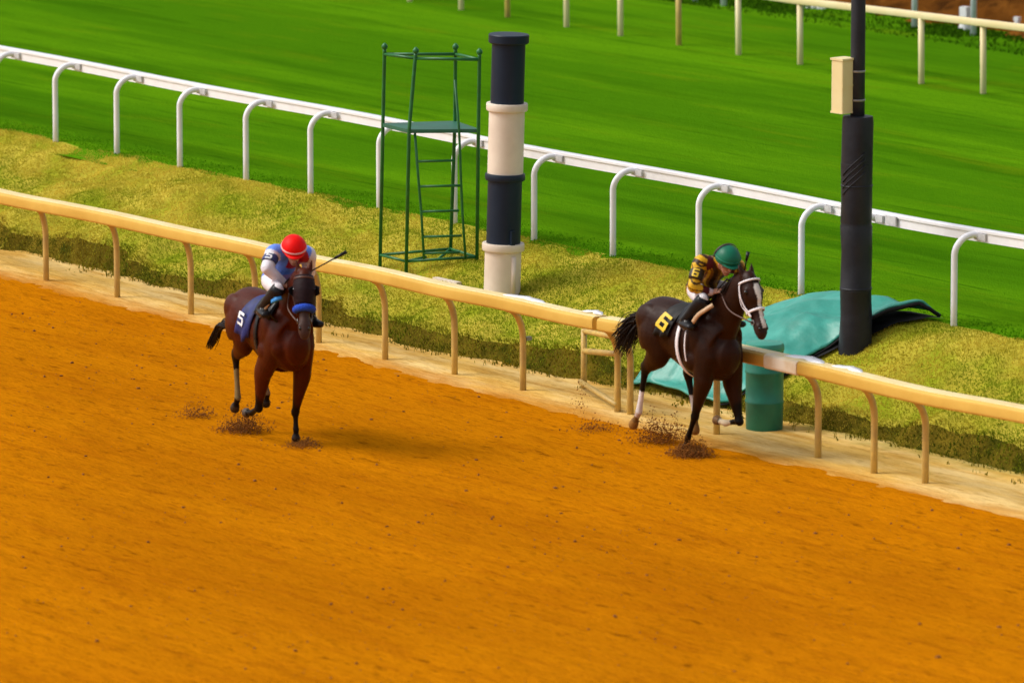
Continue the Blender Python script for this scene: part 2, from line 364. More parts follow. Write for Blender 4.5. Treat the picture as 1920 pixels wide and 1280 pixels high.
DIG = {'5': [(0, 1, .80, 1), (0, .26, .46, .80), (0, .92, .46, .62), (.70, 1, .16, .50), (0, .9, 0, .18)],
       '6': [(0, 1, .82, 1), (0, .28, .10, .84), (.2, 1, .42, .60), (.72, 1, .14, .46), (0.05, .95, 0, .18)]}
def digit(name, ch, fmap, wd, ht, m, parent, off=.004):
    """number printed on a curved surface: fmap(u, v, lift) -> point"""
    mb = MB()
    for (u0, u1, v0, v1) in DIG[ch]:
        nu, nv = 4, 3
        for lift in (off,):
            V = [fmap((u0+(u1-u0)*i/nu-.5)*wd, (v0+(v1-v0)*j/nv-.5)*ht, lift) for j in range(nv+1) for i in range(nu+1)]
            mb.add(V, [(j*(nu+1)+i, j*(nu+1)+i+1, (j+1)*(nu+1)+i+1, (j+1)*(nu+1)+i) for j in range(nv) for i in range(nu)])
    return mb.build(name, m, parent, True)

# ------------------------------------------------------------------ THE SETTING
def sheet(name, xs, ys, zf, m, kind='structure'):
    X, Y = np.meshgrid(xs, ys); Z = zf(X, Y); nx, ny = len(xs), len(ys)
    V = np.stack([X, Y, Z], -1).reshape(-1, 3)
    i, j = np.meshgrid(np.arange(nx-1), np.arange(ny-1)); a = (j*nx+i).ravel()
    Fc = np.stack([a, a+1, a+nx+1, a+nx], -1)
    me = bpy.data.meshes.new(name); me.vertices.add(len(V)); me.vertices.foreach_set('co', V.ravel())
    me.loops.add(Fc.size); me.loops.foreach_set('vertex_index', Fc.ravel().astype(np.int32))
    me.polygons.add(len(Fc)); me.polygons.foreach_set('loop_start', np.arange(0, Fc.size, 4, dtype=np.int32))
    me.update(calc_edges=True); me.polygons.foreach_set('use_smooth', np.ones(len(Fc), bool)); me.materials.append(m)
    o = bpy.data.objects.new(name, me); col.objects.link(o); return tag(o, kind=kind)
sheet('ground', np.linspace(-900, 900, 3), np.linspace(-900, 900, 3), lambda X, Y: X*0-.30, M['ground'])
xs_f = np.unique(np.concatenate([np.linspace(-160, -16, 30), np.arange(-16, 20, .06), np.linspace(20, 160, 30)]))
def dirt_z(X, Y):
    return (.018*fbm(X*1.1, Y*3.6)+.024*fbm(X*3.8+3, Y*9))*np.exp(-np.maximum(0, np.abs(X-3)-16)/4)
ys_d = np.unique(np.concatenate([np.linspace(-40, -16, 12), np.arange(-16, -1.6, .045)]))
dirt = sheet('dirt_track', xs_f, ys_d, lambda X, Y: dirt_z(X, Y), M['dirt'])
def sand_z(X, Y):
    e = -2.36+.12*sstep(1,7,X)+.30*fbm(X*.35, X*0+5)+.16*fbm(X*1.7, X*0+2)
    return -.03+.048*sstep(-.30, .30, Y-e)+.02*fbm(X*3, Y*5)
ys_s = np.arange(-2.9, -.05, .05)
sheet('sand_strip', xs_f, ys_s, sand_z, M['sand'])
ys_b = np.concatenate([np.arange(-1.6, 1.4, .05)])
sheet('berm', xs_f, ys_b, lambda X, Y: ground_z(X, Y)-.06*(Y < edge_y(X))-.012*(Y > TURF_Y+.1), M['berm'])
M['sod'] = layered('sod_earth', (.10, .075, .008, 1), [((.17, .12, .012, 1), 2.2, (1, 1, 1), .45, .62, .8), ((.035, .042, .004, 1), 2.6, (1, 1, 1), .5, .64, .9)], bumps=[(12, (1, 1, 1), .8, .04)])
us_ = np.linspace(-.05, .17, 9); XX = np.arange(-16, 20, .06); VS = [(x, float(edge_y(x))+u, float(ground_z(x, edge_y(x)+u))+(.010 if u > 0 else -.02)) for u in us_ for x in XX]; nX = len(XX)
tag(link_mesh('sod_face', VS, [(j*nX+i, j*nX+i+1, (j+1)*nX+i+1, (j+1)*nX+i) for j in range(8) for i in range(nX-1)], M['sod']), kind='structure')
def turf_z(X, Y):
    return TURF_Z+.004-.10*(1-sstep(TURF_Y-.22, TURF_Y+.06, Y-.25*fbm(X*1.1, X*0+4)))+.02*fbm(X*.5, Y*.8)*sstep(TURF_Y, TURF_Y+1, Y)
ys_t = np.unique(np.concatenate([np.arange(TURF_Y-.25, 3, .08), np.arange(3, 19.2, .25)]))
sheet('turf_track', xs_f, ys_t, turf_z, M['turf'])
def bank_z(X, Y):
    u = Y-18.35-.6*fbm(X*.6, X*0+1)
    return .80+1.25*sstep(-.1, 3.2, u)+.55*fbm(X*.9, Y*.9)*sstep(-.1, .8, u)+.25*fbm(X*3, Y*3)*sstep(-.1, .4, u)
sheet('dirt_bank', np.unique(np.concatenate([np.linspace(-160, -40, 20), np.arange(-40, 0, .12), np.linspace(0, 160, 40)])), np.concatenate([np.arange(17.9, 22.5, .1), np.arange(23, 60, 4)]), bank_z, M['bank'])

# grass: blades as one uncountable mass per kind of ground
def blades(name, X, Y, Z, ln, wd, lean, tint, label=None):
    n = len(X); az = rng.uniform(0, 2*math.pi, n)
    dx = np.cos(az)*wd/2; dy = np.sin(az)*wd/2
    lx, ly = lean[0]*ln, lean[1]*ln
    hz = ln*np.sqrt(np.clip(1-lean[0]**2-lean[1]**2, .05, 1))
    b0 = np.stack([X-dx, Y-dy, Z-.02], -1); b1 = np.stack([X+dx, Y+dy, Z-.02], -1)
    m0 = np.stack([X+lx*.4-dx*.8, Y+ly*.4-dy*.8, Z+hz*.62], -1); m1 = np.stack([X+lx*.4+dx*.8, Y+ly*.4+dy*.8, Z+hz*.62], -1)
    tp = np.stack([X+lx, Y+ly, Z+hz], -1)
    V = np.stack([b0, b1, m1, m0, tp], 1).reshape(-1, 3); k = np.arange(n)*5
    loops = np.stack([k, k+1, k+2, k+3, k+3, k+2, k+4], -1).ravel().astype(np.int32)
    me = bpy.data.meshes.new(name); me.vertices.add(len(V)); me.vertices.foreach_set('co', V.ravel())
    me.loops.add(len(loops)); me.loops.foreach_set('vertex_index', loops)
    st = np.stack([np.arange(n)*7, np.arange(n)*7+4], -1).ravel().astype(np.int32)
    me.polygons.add(2*n); me.polygons.foreach_set('loop_start', st); me.update(calc_edges=True)
    a = me.color_attributes.new('tint', 'FLOAT_COLOR', 'POINT')
    a.data.foreach_set('color', np.repeat(np.hstack([tint, np.ones((n, 1))]), 5, 0).astype(np.float32).ravel())
    me.materials.append(M['grass']); o = bpy.data.objects.new(name, me); col.objects.link(o)
    return tag(o, label, 'grass' if label else None, kind='stuff')
def pick(n, x0, x1, y0, y1): return rng.uniform(x0, x1, n), rng.uniform(y0, y1, n)
STRAW, OLIVE, GREEN, DKGREEN = np.array([.64, .50, .065]), np.array([.44, .39, .034]), np.array([.27, .33, .018]), np.array([.045, .09, .005])
def berm_tint(X, Y, n):
    a = 1.25*fbm(X*.55+.4*Y, Y*.9)+.5*fbm(X*1.8+1.2*Y, Y*2.2)+rng.normal(0, .025, n)
    t = np.clip(a*3.0+.38, 0, 1)[:, None]
    c = np.where(t < .5, GREEN+(OLIVE-GREEN)*t*2, OLIVE+(STRAW-OLIVE)*(t-.5)*2)
    return c*1.08*rng.uniform(.95, 1.05, (n, 1))
TVY = [-.84, -.5, -.1, .22, .55, .86, 1.08, 1.3]; TXL = [3.42, 3.40, 3.45, 3.55, 3.70, 3.80, 3.90, 4.05]; TXR = [5.02, 5.25, 5.30, 5.33, 5.47, 5.66, 5.83, 6.04]
X, Y = pick(420000, -27, 18, -1.3, 1.5); keep = (Y > edge_y(X)+.05) & (Y < TURF_Y+.05+.3*fbm(X*1.3, X*0+6)); X, Y = X[keep], Y[keep]; n = len(X)
lean = (rng.normal(.50, .2, n).clip(-.7, .68), rng.normal(-.45, .2, n).clip(-.7, .5))
not_tarp = ~((X > np.interp(Y, TVY, TXL)+.04) & (X < np.interp(Y, TVY, TXR)-.04) & (Y < 1.30)); X, Y, lean, n = X[not_tarp], Y[not_tarp], (lean[0][not_tarp], lean[1][not_tarp]), int(not_tarp.sum())
blades('berm_grass', X, Y, ground_z(X, Y), rng.uniform(.015, .038, n), rng.uniform(.006, .012, n), lean, berm_tint(X, Y, n), 'yellow green rough grass covering the sloping berm between the rails')
# shaggy overhanging sod edge
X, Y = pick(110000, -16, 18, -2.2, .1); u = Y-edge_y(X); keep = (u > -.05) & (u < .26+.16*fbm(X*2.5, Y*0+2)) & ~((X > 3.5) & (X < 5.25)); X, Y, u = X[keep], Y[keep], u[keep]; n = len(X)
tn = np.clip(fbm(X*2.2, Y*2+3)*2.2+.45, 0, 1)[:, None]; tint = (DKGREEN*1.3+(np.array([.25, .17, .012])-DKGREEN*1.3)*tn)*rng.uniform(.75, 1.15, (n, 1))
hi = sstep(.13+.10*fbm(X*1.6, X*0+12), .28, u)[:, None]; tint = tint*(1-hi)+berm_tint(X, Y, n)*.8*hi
lean = (rng.normal(.05, .3, n).clip(-.8, .8), rng.normal(-.6, .18, n).clip(-.85, .2))
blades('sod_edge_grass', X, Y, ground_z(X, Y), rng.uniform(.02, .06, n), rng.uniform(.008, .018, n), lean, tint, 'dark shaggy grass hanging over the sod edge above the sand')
X, Y = pick(20000, -12, 14.5, -2.0, -.2); u = Y-edge_y(X); keep = (u > -.40) & (u < .02) & (fbm(X*2.6, Y*4) > .02-.75*(u+.12)); X, Y = X[keep], Y[keep]; n = len(X)
blades('sand_weeds', X, Y, X*0+.02, rng.uniform(.02, .06, n), rng.uniform(.010, .02, n), (rng.normal(0, .4, n).clip(-.8, .8), rng.normal(0, .4, n).clip(-.8, .8)), (np.array([.12, .125, .008])+np.array([.20, .13, .012])*rng.random((n, 1))), 'sparse green weeds creeping onto the sand below the berm')
X, Y = pick(44000, -30, 12, TURF_Y-.15, 2.0); keep = (Y > TURF_Y+.25*fbm(X*1.1, X*0+4)) & (rng.random(len(Y)) < np.clip(1.0-(Y-TURF_Y)*1.4, 0, 1)) & ~((X > 3.9) & (X < 6.1) & (Y < 1.5)); X, Y = X[keep], Y[keep]; n = len(X)
tg = np.clip(fbm(X*.35, Y*1.6)*2.4+.5, 0, 1)[:, None]
blades('turf_grass', X, Y, turf_z(X, Y), rng.uniform(.015, .035, n), rng.uniform(.010, .018, n), (rng.normal(.5, .2, n).clip(-.7, .69), rng.normal(-.4, .2, n).clip(-.7, .5)), (np.array([.07, .24, .004])+(np.array([.14, .36, .006])-np.array([.07, .24, .004]))*tg)*rng.uniform(.8, 1.15, (n, 1)), 'short bright green turf along the white rail')
X, Y = pick(30000, -26, -7, 17.3, 18.9); keep = rng.random(len(X)) < .2+.8*(fbm(X*.8, Y*1.5) > 0); X, Y = X[keep], Y[keep]; n = len(X)
blades('far_grass', X, Y, X*0+TURF_Z-.01, rng.uniform(.02, .075, n), rng.uniform(.015, .03, n), (rng.normal(0, .3, n).clip(-.8, .8), rng.normal(0, .3, n).clip(-.8, .8)), np.array([.045, .125, .004])*rng.uniform(.5, 1.4, (n, 1)), 'uncut green grass at the foot of the brown bank')

# clods lying on the track
def clods(name, P, S, m, label, cat, kind='stuff'):
    ico = np.array([(0, 0, 1), (.9, 0, .4), (.28, .85, .4), (-.72, .53, .4), (-.72, -.53, .4), (.28, -.85, .4), (.72, .53, -.4), (-.28, .85, -.4), (-.9, 0, -.4), (-.28, -.85, -.4), (.72, -.53, -.4), (0, 0, -1)])
    fi = np.array([(0, 1, 2), (0, 2, 3), (0, 3, 4), (0, 4, 5), (0, 5, 1), (1, 6, 2), (2, 7, 3), (3, 8, 4), (4, 9, 5), (5, 10, 1), (2, 6, 7), (3, 7, 8), (4, 8, 9), (5, 9, 10), (1, 10, 6), (6, 11, 7), (7, 11, 8), (8, 11, 9), (9, 11, 10), (10, 11, 6)])
    n = len(P); J = rng.uniform(.65, 1.3, (n, 12, 1)); sq = np.stack([rng.uniform(.7, 1.5, n), rng.uniform(.7, 1.2, n), rng.uniform(.5, .9, n)], -1)[:, None, :]
    V = (P[:, None, :]+ico[None]*J*sq*S[:, None, None]).reshape(-1, 3); Fc = (fi[None]+12*np.arange(n)[:, None, None]).reshape(-1, 3)
    me = bpy.data.meshes.new(name); me.vertices.add(len(V)); me.vertices.foreach_set('co', V.ravel()); me.loops.add(Fc.size)
    me.loops.foreach_set('vertex_index', Fc.ravel().astype(np.int32)); me.polygons.add(len(Fc)); me.polygons.foreach_set('loop_start', np.arange(0, Fc.size, 3, dtype=np.int32))
    me.update(calc_edges=True); me.materials.append(m); o = bpy.data.objects.new(name, me); col.objects.link(o); return tag(o, label, cat, kind=kind)
X, Y = pick(6000, -9, 19, -16, -2.3); keep = rng.random(len(X)) < np.clip(.35+2.2*fbm(X*.5, Y*.9), .04, 1); X, Y = X[keep], Y[keep]
S = .006+.016*rng.random(len(X))**5+.0*X; big = rng.random(len(X)) < .015; S[big] += .010
clods('dirt_clods', np.stack([X, Y, dirt_z(X, Y)+S*.25], -1), S, M['clod'], 'loose brown clods scattered over the harrowed orange track', 'dirt clods')

# ------------------------------------------------------------------ FENCES
def rail_loft(pts, prof, name, m, parent):
    """extrude a (y, z) profile along points running along the fence"""
    n = len(prof); V = [(p[0], p[1]+y, p[2]+z) for p in pts for y, z in prof]; k = len(pts)
    Fc = [(i*n+j, i*n+(j+1) % n, (i+1)*n+(j+1) % n, (i+1)*n+j) for i in range(k-1) for j in range(n)]+[tuple(range(n)), tuple((k-1)*n+j for j in reversed(range(n)))]
    o = link_mesh(name, V, Fc, m, parent, True); sharpen(o, 35); return o
def rprof(y0, y1, z0, z1, r, n=4):
    out = []
    for cy, cz, a0 in ((y1-r, z1-r, 0), (y0+r, z1-r, 90), (y0+r, z0+r, 180), (y1-r, z0+r, 270)):
        for k in range(n+1):
            a = math.radians(a0+90*k/n); out.append((cy+r*math.cos(a), cz+r*math.sin(a)))
    return out
YR = -2.12                                                             # centre of the near rail
zx = np.array([-40, -7.5, -6.5, -.14, 3.1, 5.5, 7.3, 10.3, 11.8, 40]); zt = np.array([1.0, 1.01, 1.03, 1.06, 1.07, 1.10, 1.09, 1.07, 1.10, 1.1])
near_top = lambda x: float(np.interp(x, zx, zt))
def gooseneck_near(x, by, parent, m, bracket=False):
    top = near_top(x)-.140; k = max(by-YR, .12)*.85; pts = [(x, by, -.1), (x, by, .3), (x, by, top-.36)]
    for a in np.linspace(8, 82, 9): pts.append((x, by-k*(1-math.cos(math.radians(a))), top-.36+.36*math.sin(math.radians(a))))
    pts.append((x, min(YR+.02, by-k), top+.02))
    p = MB().tube(pts, .036, 10).build('post', m, parent)
    if bracket: MB().box(x-.015, x+.03, by+.03, by+.10, .56, .60).build('bracket', M['steel'], p, False)
    return p
near_posts = [(-9.9, -2.04), (-8.42, -2.04), (-6.84, -2.02), (-5.26, -2.00), (-3.67, -1.98), (-2.35, -1.95), (-1.11, -1.90), (.26, -1.92), (1.56, -1.88), (2.82, -1.85), (4.72, -1.80), (6.22, -1.78), (7.92, -1.76), (8.92, -1.82), (9.66, -1.75), (11.8, -1.76), (13.1, -1.76), (14.4, -1.76)]
rp = rprof(-.10, .10, -.140, 0, .032)
def near_rail(x0, x1, label, posts):
    e = empty('rail_fence', ((x0+x1)/2, YR, 0), label, 'fence', 'cream rails along the dirt track')
    cx, cy = e.location.x, e.location.y
    xs = np.arange(x0, x1, .35).tolist()+[x1]
    pts = [(x, YR+.012*math.sin(x*1.1)+.008*math.sin(x*2.7), near_top(x)+.006*math.sin(x*2.3+1)) for x in xs]
    r_ = rail_loft(pts, rp, 'rail', M['cream'], e)
    strip_ = rail_loft([(p[0], p[1]+.01, p[2]+.003) for p in pts], rprof(-.075, .082, -.006, .006, .004, 1), 'rail_lit_strip', M['cap'], e)  # pale strip along the rail top, its highlight painted in
    made = [r_, strip_]
    for (x, y) in posts: made.append(gooseneck_near(x, y, e, M['post_cream'], bracket=abs(x-2.82) < .01))
    for o in made: o.matrix_parent_inverse = Matrix.Translation((-cx, -cy, 0))
    return e
PI_ = lambda e: Matrix.Translation(tuple(-e.location))
fa = near_rail(-40, 4.62, 'long cream rail beside the dirt track, from the left edge to the braced end frame', [p for p in near_posts if p[0] < 4.5])
fb = near_rail(4.70, 7.62, 'short cream rail section behind the dark horse and before the teal bin', [p for p in near_posts if 4.6 < p[0] < 7])
fc = near_rail(7.64, 40, 'cream rail right of the teal bin with a whitened end, running to the right edge', [p for p in near_posts if p[0] > 7])
# end frame of the long section
def under(e, o): o.matrix_parent_inverse = PI_(e); return o
g0, g1 = np.array([3.12, -1.25, 0]), np.array([4.54, -1.80, 0])
p1 = under(fa, MB().tube([(g0[0], g0[1], -.1), (g0[0], g0[1], .3), (g0[0], g0[1], .67)], .034, 10).build('post', M['post_cream'], fa))
p2 = under(fa, gooseneck_near(4.52, -1.82, fa, M['post_cream']))
under(fa, MB().tube([(g0[0], g0[1], .43), (g1[0], g1[1], .64)], .033, 8).build('cross_bar', M['post_cream'], fa))
under(fa, MB().tube([(g0[0], g0[1], .65), (g1[0], g1[1], .81)], .03, 8).build('cross_bar', M['post_cream'], fa))
under(fa, MB().tube([(g0[0], g0[1]-.05, .10), (g1[0], g1[1]-.05, .10)], .03, 8).build('ground_bar', M['post_cream'], fa))
# pale peeling patches lying on the top of the rail
def patch(e, x0, x1, wob, w0=.02, w1=.12, m=None):
    xs = np.linspace(x0, x1, 9); V = []; 
    for i, x in enumerate(xs):
        k = math.sin(math.pi*i/8)**.6; z = near_top(x)+.012+wob*k*(.6+.4*math.sin(i*2.1))
        V += [(x, YR+w0-.02*math.sin(i*1.3), z), (x, YR+w0+(w1-w0)*k+.02, z+.012*k), (x, YR+w0+(w1-w0)*k+.02, z-.006), (x, YR+w0-.02*math.sin(i*1.3), z-.006)]
    Fc = [(i*4+k, i*4+(k+1) % 4, (i+1)*4+(k+1) % 4, (i+1)*4+k) for i in range(8) for k in range(4)]+[(0, 1, 2, 3), (35, 34, 33, 32)]
    under(e, link_mesh('peeling_cover', V, Fc, m or M['white'], e))
patch(fa, 2.75, 3.55, .010, .03, .10); patch(fa, 4.25, 4.60, .012, .02, .09)
patch(fc, 7.80, 8.45, .012, .0, .11); patch(fc, 8.55, 9.05, .010, .02, .10)
under(fc, rail_loft([(x, YR, near_top(x)+.004) for x in (7.60, 7.8, 8.0, 8.14)], rprof(-.106, .106, -.147, 0.004, .033), 'end_sleeve', M['cream_pale'], fc))

# white rail along the turf
YW, ZW = 1.57, 1.925
we = empty('turf_rail', (-2, YW, TURF_Z), 'bright white goosenecked rail along the near edge of the green turf track', 'fence')
zw = lambda x: ZW+.008*math.sin(x*.9)+.03*sstep(5, 9, x)
xs = np.arange(-40, 30, .4)
under(we, rail_loft([(x, YW+.01*math.sin(x*.7), float(zw(x))) for x in xs], [(-.045, -.13), (-.045, -.035), (-.06, -.03), (-.06, -.003), (-.055, 0), (.055, 0), (.06, -.003), (.06, -.03), (.045, -.035), (.045, -.13)], 'rail', M['white'], we))
for x in [-21.2, -19.6, -18.2, -16.6, -15.15, -13.46, -11.95, -10.46, -8.97, -7.45, -6.01, -4.52, -2.94, -1.32, .23, 1.86, 3.74, 4.64, 6.40, 7.7, 9.2, 10.7]:
    z1 = float(zw(x))-.03; pts = [(x, 1.25, TURF_Z-.25), (x, 1.25, TURF_Z+.3), (x, 1.25, z1-.22)]
    for a in np.linspace(8, 90, 9): pts.append((x+.05*a/90, 1.25+.22*(1-math.cos(math.radians(a))), z1-.22+.20*math.sin(math.radians(a))))
    pts.append((x+.08, YW-.03, z1-.035))
    pm = under(we, MB().tube(pts, .036, 12).build('post', M['white'], we))
    MB().box(x+.03, x+.22, YW-.085, YW-.062, z1-.075, z1-.005).build('bracket', M['galv'], pm, False)
under(we, MB().box(4.92, 5.10, YW-.09, YW-.065, ZW-.12, ZW-.02).build('splice_plate', M['galv'], we, False))

# far cream rail across the turf
YF = 14.1
fe = empty('far_rail', (-14, YF, TURF_Z), 'pale cream rail on plain straight posts across the far side of the turf', 'fence')
xs = np.arange(-40, 20, .5)
fz = lambda x: float(np.interp(x, [-40, -13, -10, -8, 20], [1.80, 1.80, 1.85, 1.89, 2.0]))
under(fe, rail_loft([(x, YF+.02*math.sin(x), fz(x)+.045) for x in xs], rprof(-.05, .05, -.095, 0, .02, 2), 'rail', M['cream_far'], fe))
for i, x in enumerate([-27.9, -26.5, -25.0, -23.45, -22.2, -20.9, -19.75, -18.32, -17.04, -15.69, -14.34, -12.98, -11.72, -10.4, -9.13, -7.9, -6.6, -5.3]):
    y = YF; x -= 1.41*(YF-(13.86+.04*(x+20.9)))
    under(fe, MB().tube([(x, y, TURF_Z-.3), (x-.012, y, TURF_Z+.4), (x-.025, y, fz(x)-.04)], .042, 10).build('post', M['cream_far'] if i % 3 else M['post_cream'], fe))
# second far fence: tall white posts, rail above the frame
se = empty('tall_white_fence', (-16, 18, TURF_Z), 'tall cool white posts of the fence behind the far cream rail', 'fence')
for x, y in [(-23.6, 17.5), (-21.9, 17.6), (-20.08, 17.64), (-19.4, 17.68), (-17.62, 17.77), (-15.42, 18.2), (-14.17, 18.3), (-12.7, 18.35), (-11.2, 18.4)]:
    under(se, MB().tube([(x, y, TURF_Z-.2), (x, y, 2.0), (x, y, 2.92)], .045, 10).build('post', M['white_cool'], se))
under(se, rail_loft([(x, 17.6+.085*(x+20) if x < -14 else 18.1, 3.0) for x in np.arange(-30, -6, .5)], rprof(-.05, .05, -.12, 0, .02, 2), 'rail', M['white_cool'], se))
# small white markers by the bank
def marker(px, py, w_, h_, label, rz=.3, flat=False):
    p = at_z(px, py, TURF_Z); e = empty('ground_marker', p, label, 'marker', 'white markers below the brown bank', rz)
    if flat: MB().box(-w_/2, w_/2, -.12, .12, -.05, .02).build('base', M['white'], e, False)
    else:
        MB().lathe([(w_*.62, -.1), (w_*.62, .03), (w_*.45, .16), (w_*.4, .2)], 12).build('base', M['white'], e, True, 40)
        MB().box(-w_/2*.8, w_/2*.8, -w_/2*.8, w_/2*.8, .2, h_).build('head', M['white'], e, False)
marker(1809, 56, .15, .34, 'stubby white marker between the two tall white posts at upper right')
marker(1907, 65, .10, .26, 'thin white stake at the foot of the bank near the right edge')
marker(1534, 16, .30, .1, 'flat white slab lying in the grass left of the dark light pole', flat=True)

# ------------------------------------------------------------------ STRIPED POLE
sp = on_ground(941, 556); pz = sp[2]
P0 = at_plane(941, 566, sp, FW); 
def zat(px, py, base): # height above the world plane at the vertical through base
    return float(at_plane(px, py, base, (FW[0], FW[1], 0))[2])
zb = zat(940, 455, sp); zc = zat(944, 325, sp); zd = zat(951, 193, sp); ze = zat(955, 64, sp)
pe = empty('striped_pole', (sp[0], sp[1], pz), 'thick round distance pole in stacked off-white and navy sections on the berm', 'pole')
pe.rotation_mode = 'QUATERNION'
from mathutils import Quaternion
pe.rotation_quaternion = Quaternion(Vector((FW[0], FW[1], 0)).normalized(), math.radians(1.55))
def seg(z0, z1, r, m, lip):
    z0 -= pz; z1 -= pz
    MB().lathe([(r, z0), (r, z1-lip), (r+.028, z1-lip), (r+.033, z1-lip+.012), (r+.033, z1-.012), (r+.028, z1), (r-.02, z1)], 40).build('section', m, pe, True, 35)
seg(pz-.35, zb, .208, M['pole_white'], .085); seg(zb+.002, zc, .195, M['navy'], .075); seg(zc+.002, zd, .203, M['pole_white'], .085); seg(zd+.002, ze-.085, .19, M['navy'], 0.02)
MB().lathe([(.222, ze-.10-pz), (.230, ze-.09-pz), (.230, ze-.01-pz), (.222, ze-pz), (.0, ze+.004-pz)], 40).build('cap', M['navy'], pe, True, 35)
MB().box(.19, .23, -.05, .0, .55, .78).build('side_box', M['navy'], pe, False)
MB().tube([(.21, .0, .0), (.215, .0, .25), (.21, 0, .48)], .03, 8).build('conduit', M['pole_white'], pe)

# ------------------------------------------------------------------ DARK LIGHT POLE
dp = on_ground(1604, 652); dz = dp[2]
de = empty('light_pole', (dp[0], dp[1], dz), 'tall dark light pole wrapped in black padding on the mound beside the teal tarp', 'pole')
zp = zat(1604, 218, dp)-dz
prof = [(.175, -.25), (.178, .0), (.170, .35), (.166, .62), (.170, .63), (.166, .64), (.166, 1.05), (.171, 1.32), (.163, 1.345), (.168, 1.37), (.165, 1.6), (.170, 2.0), (.167, zp*.8), (.168, zp-.06), (.160, zp), (.09, zp+.01)]
o = MB().lathe(prof, 40).build('padding', M['padding'], de, True, 50)
for v in o.data.vertices:                                              # creases in the wrapped vinyl
    a = math.atan2(v.co.y, v.co.x); v.co.x += .006*math.cos(a)*math.sin(5*a+v.co.z*9); v.co.y += .006*math.sin(a)*math.sin(5*a+v.co.z*9)
for k in range(4):                                                     # diagonal gathers
    z0 = 1.72+.07*k; MB().tube([(.172*math.cos(a), .172*math.sin(a), z0+.16*(a+1.4)) for a in np.linspace(-1.75, -.15, 12)], .006, 6).build('fold', M['padding'], de)
for zz in (.64, 1.75): MB().lathe([(.168, zz), (.174, zz+.005), (.174, zz+.012), (.168, zz+.02)], 40).build('tape_seam', M['padding'], de)
MB().lathe([(.078, zp-.3), (.078, zp+.6), (.072, 9.0)], 24).build('shaft', M['dark_pole'], de)
zk0, zk1 = zat(1590, 210, dp)-dz, zat(1590, 108, dp)-dz
# box faces the track, fixed on the left of the shaft
Rv = Vector(tuple(RT)); Fv = Vector((FW[0], FW[1], 0)).normalized()
def boxpt(a, b, z): return (Rv.x*a+Fv.x*b, Rv.y*a+Fv.y*b, z)
BX = MB()
def obox(mb, a0, a1, b0, b1, z0, z1, rot=.72, org=(-.16, -.02)):
    c, s = math.cos(rot), math.sin(rot); V = []
    for a in (a0, a1):
        for b in (b0, b1):
            for z in (z0, z1): V.append(boxpt(org[0]+a*c-b*s, org[1]+a*s+b*c, z))
    mb.add(V, [(0, 1, 3, 2), (4, 6, 7, 5), (0, 4, 5, 1), (2, 3, 7, 6), (0, 2, 6, 4), (1, 5, 7, 3)])
obox(BX, -.095, .095, -.095, .08, zk0, zk1-.02); jb = BX.build('junction_box', M['box'], de, False)
bv = jb.modifiers.new('b', 'BEVEL'); bv.width = .012; bv.segments = 2
for nm, ar in (('box_lid', (-.105, .105, -.105, .088, zk1-.022, zk1)), ('box_hasp', (-.098, .10, -.101, -.0955, (zk0+zk1)/2-.008, (zk0+zk1)/2+.008)), ('box_rim', (-.10, .10, -.10, .085, zk0-.006, zk0+.015))):
    BX = MB(); obox(BX, *ar); BX.build(nm, M['box'], jb, False)
for f in (.27, .80): MB().lathe([(.079, zk1-f*(zk1-zk0)), (.083, zk1-f*(zk1-zk0)+.002), (.083, zk1-f*(zk1-zk0)+.022), (.079, zk1-f*(zk1-zk0)+.024)], 24).build('strap', M['steel'], de)

# ------------------------------------------------------------------ LOOKOUT STAND
tA, tB, tC, tD = [on_ground(*p) for p in ((712, 505), (761, 517), (894, 489), (844, 474))]
zpl = zat(720, 234, tA)
def level(z, pix): return [at_z(x, y, z) for x, y in pix]
pl = level(zpl, [(718, 233), (767, 245), (897, 244), (853, 229)])
zr = zat(721, 96, tA); tp = level(zr, [(721, 97), (779, 105), (899, 107), (854, 97)])
te = empty('lookout_stand', (tA+tC)/2, 'open green steel lookout stand with a platform and ladder on the berm', 'lookout stand')
U_ = lambda o: under(te, o)
for b, m_, t in zip((tA, tB, tC, tD), pl, tp):
    d_ = (t-m_)/np.linalg.norm(t-m_)
    U_(MB().tube([b-np.array((0, 0, .1)), m_, t, t+d_*.03], .021, 10).build('leg', M['green_metal'], te))
    U_(MB().lathe([(.012, -.03), (.034, -.01), (.036, .02), (.012, .05)], 12, t+d_*.05).build('finial', M['green_metal'], te))
for i in range(4):
    U_(MB().tube([tp[i]-np.array((0, 0, .03)), tp[(i+1) % 4]-np.array((0, 0, .03))], .018, 8).build('top_bar', M['green_metal'], te))
bs = [p*(1-f)+q*f for p, q, f in zip((tA, tB, tC, tD), pl, (.10, .10, .03, .03))]
for i in range(4): U_(MB().tube([bs[i], bs[(i+1) % 4]], .017, 8).build('base_bar', M['green_metal'], te))
V = [p+np.array((0, 0, dz_)) for dz_ in (-.03, .012) for p in pl]; c0 = sum(pl)/4
V = [c0*np.array((1, 1, 0))*0+v+(v-c0)*np.array((.03, .03, 0)) for v in V]
U_(link_mesh('platform', V, [(0, 3, 2, 1), (4, 5, 6, 7), (0, 1, 5, 4), (1, 2, 6, 5), (2, 3, 7, 6), (3, 0, 4, 7)], M['teal_board'], te, False))
ladL = [at_plane(x, y, pl[1]*.5+pl[2]*.5, (_d[0], _d[1], .0)) for x, y in ((778, 250), (784, 330), (790, 400), (795, 486))]
ladR = [at_plane(x, y, pl[1]*.5+pl[2]*.5, (_d[0], _d[1], .0)) for x, y in ((853, 150), (861, 246), (864, 330), (867, 400), (873, 486))]
U_(MB().tube(ladL, .015, 8).build('ladder_rail', M['green_metal'], te)); U_(MB().tube(ladR, .015, 8).build('ladder_rail', M['green_metal'], te))
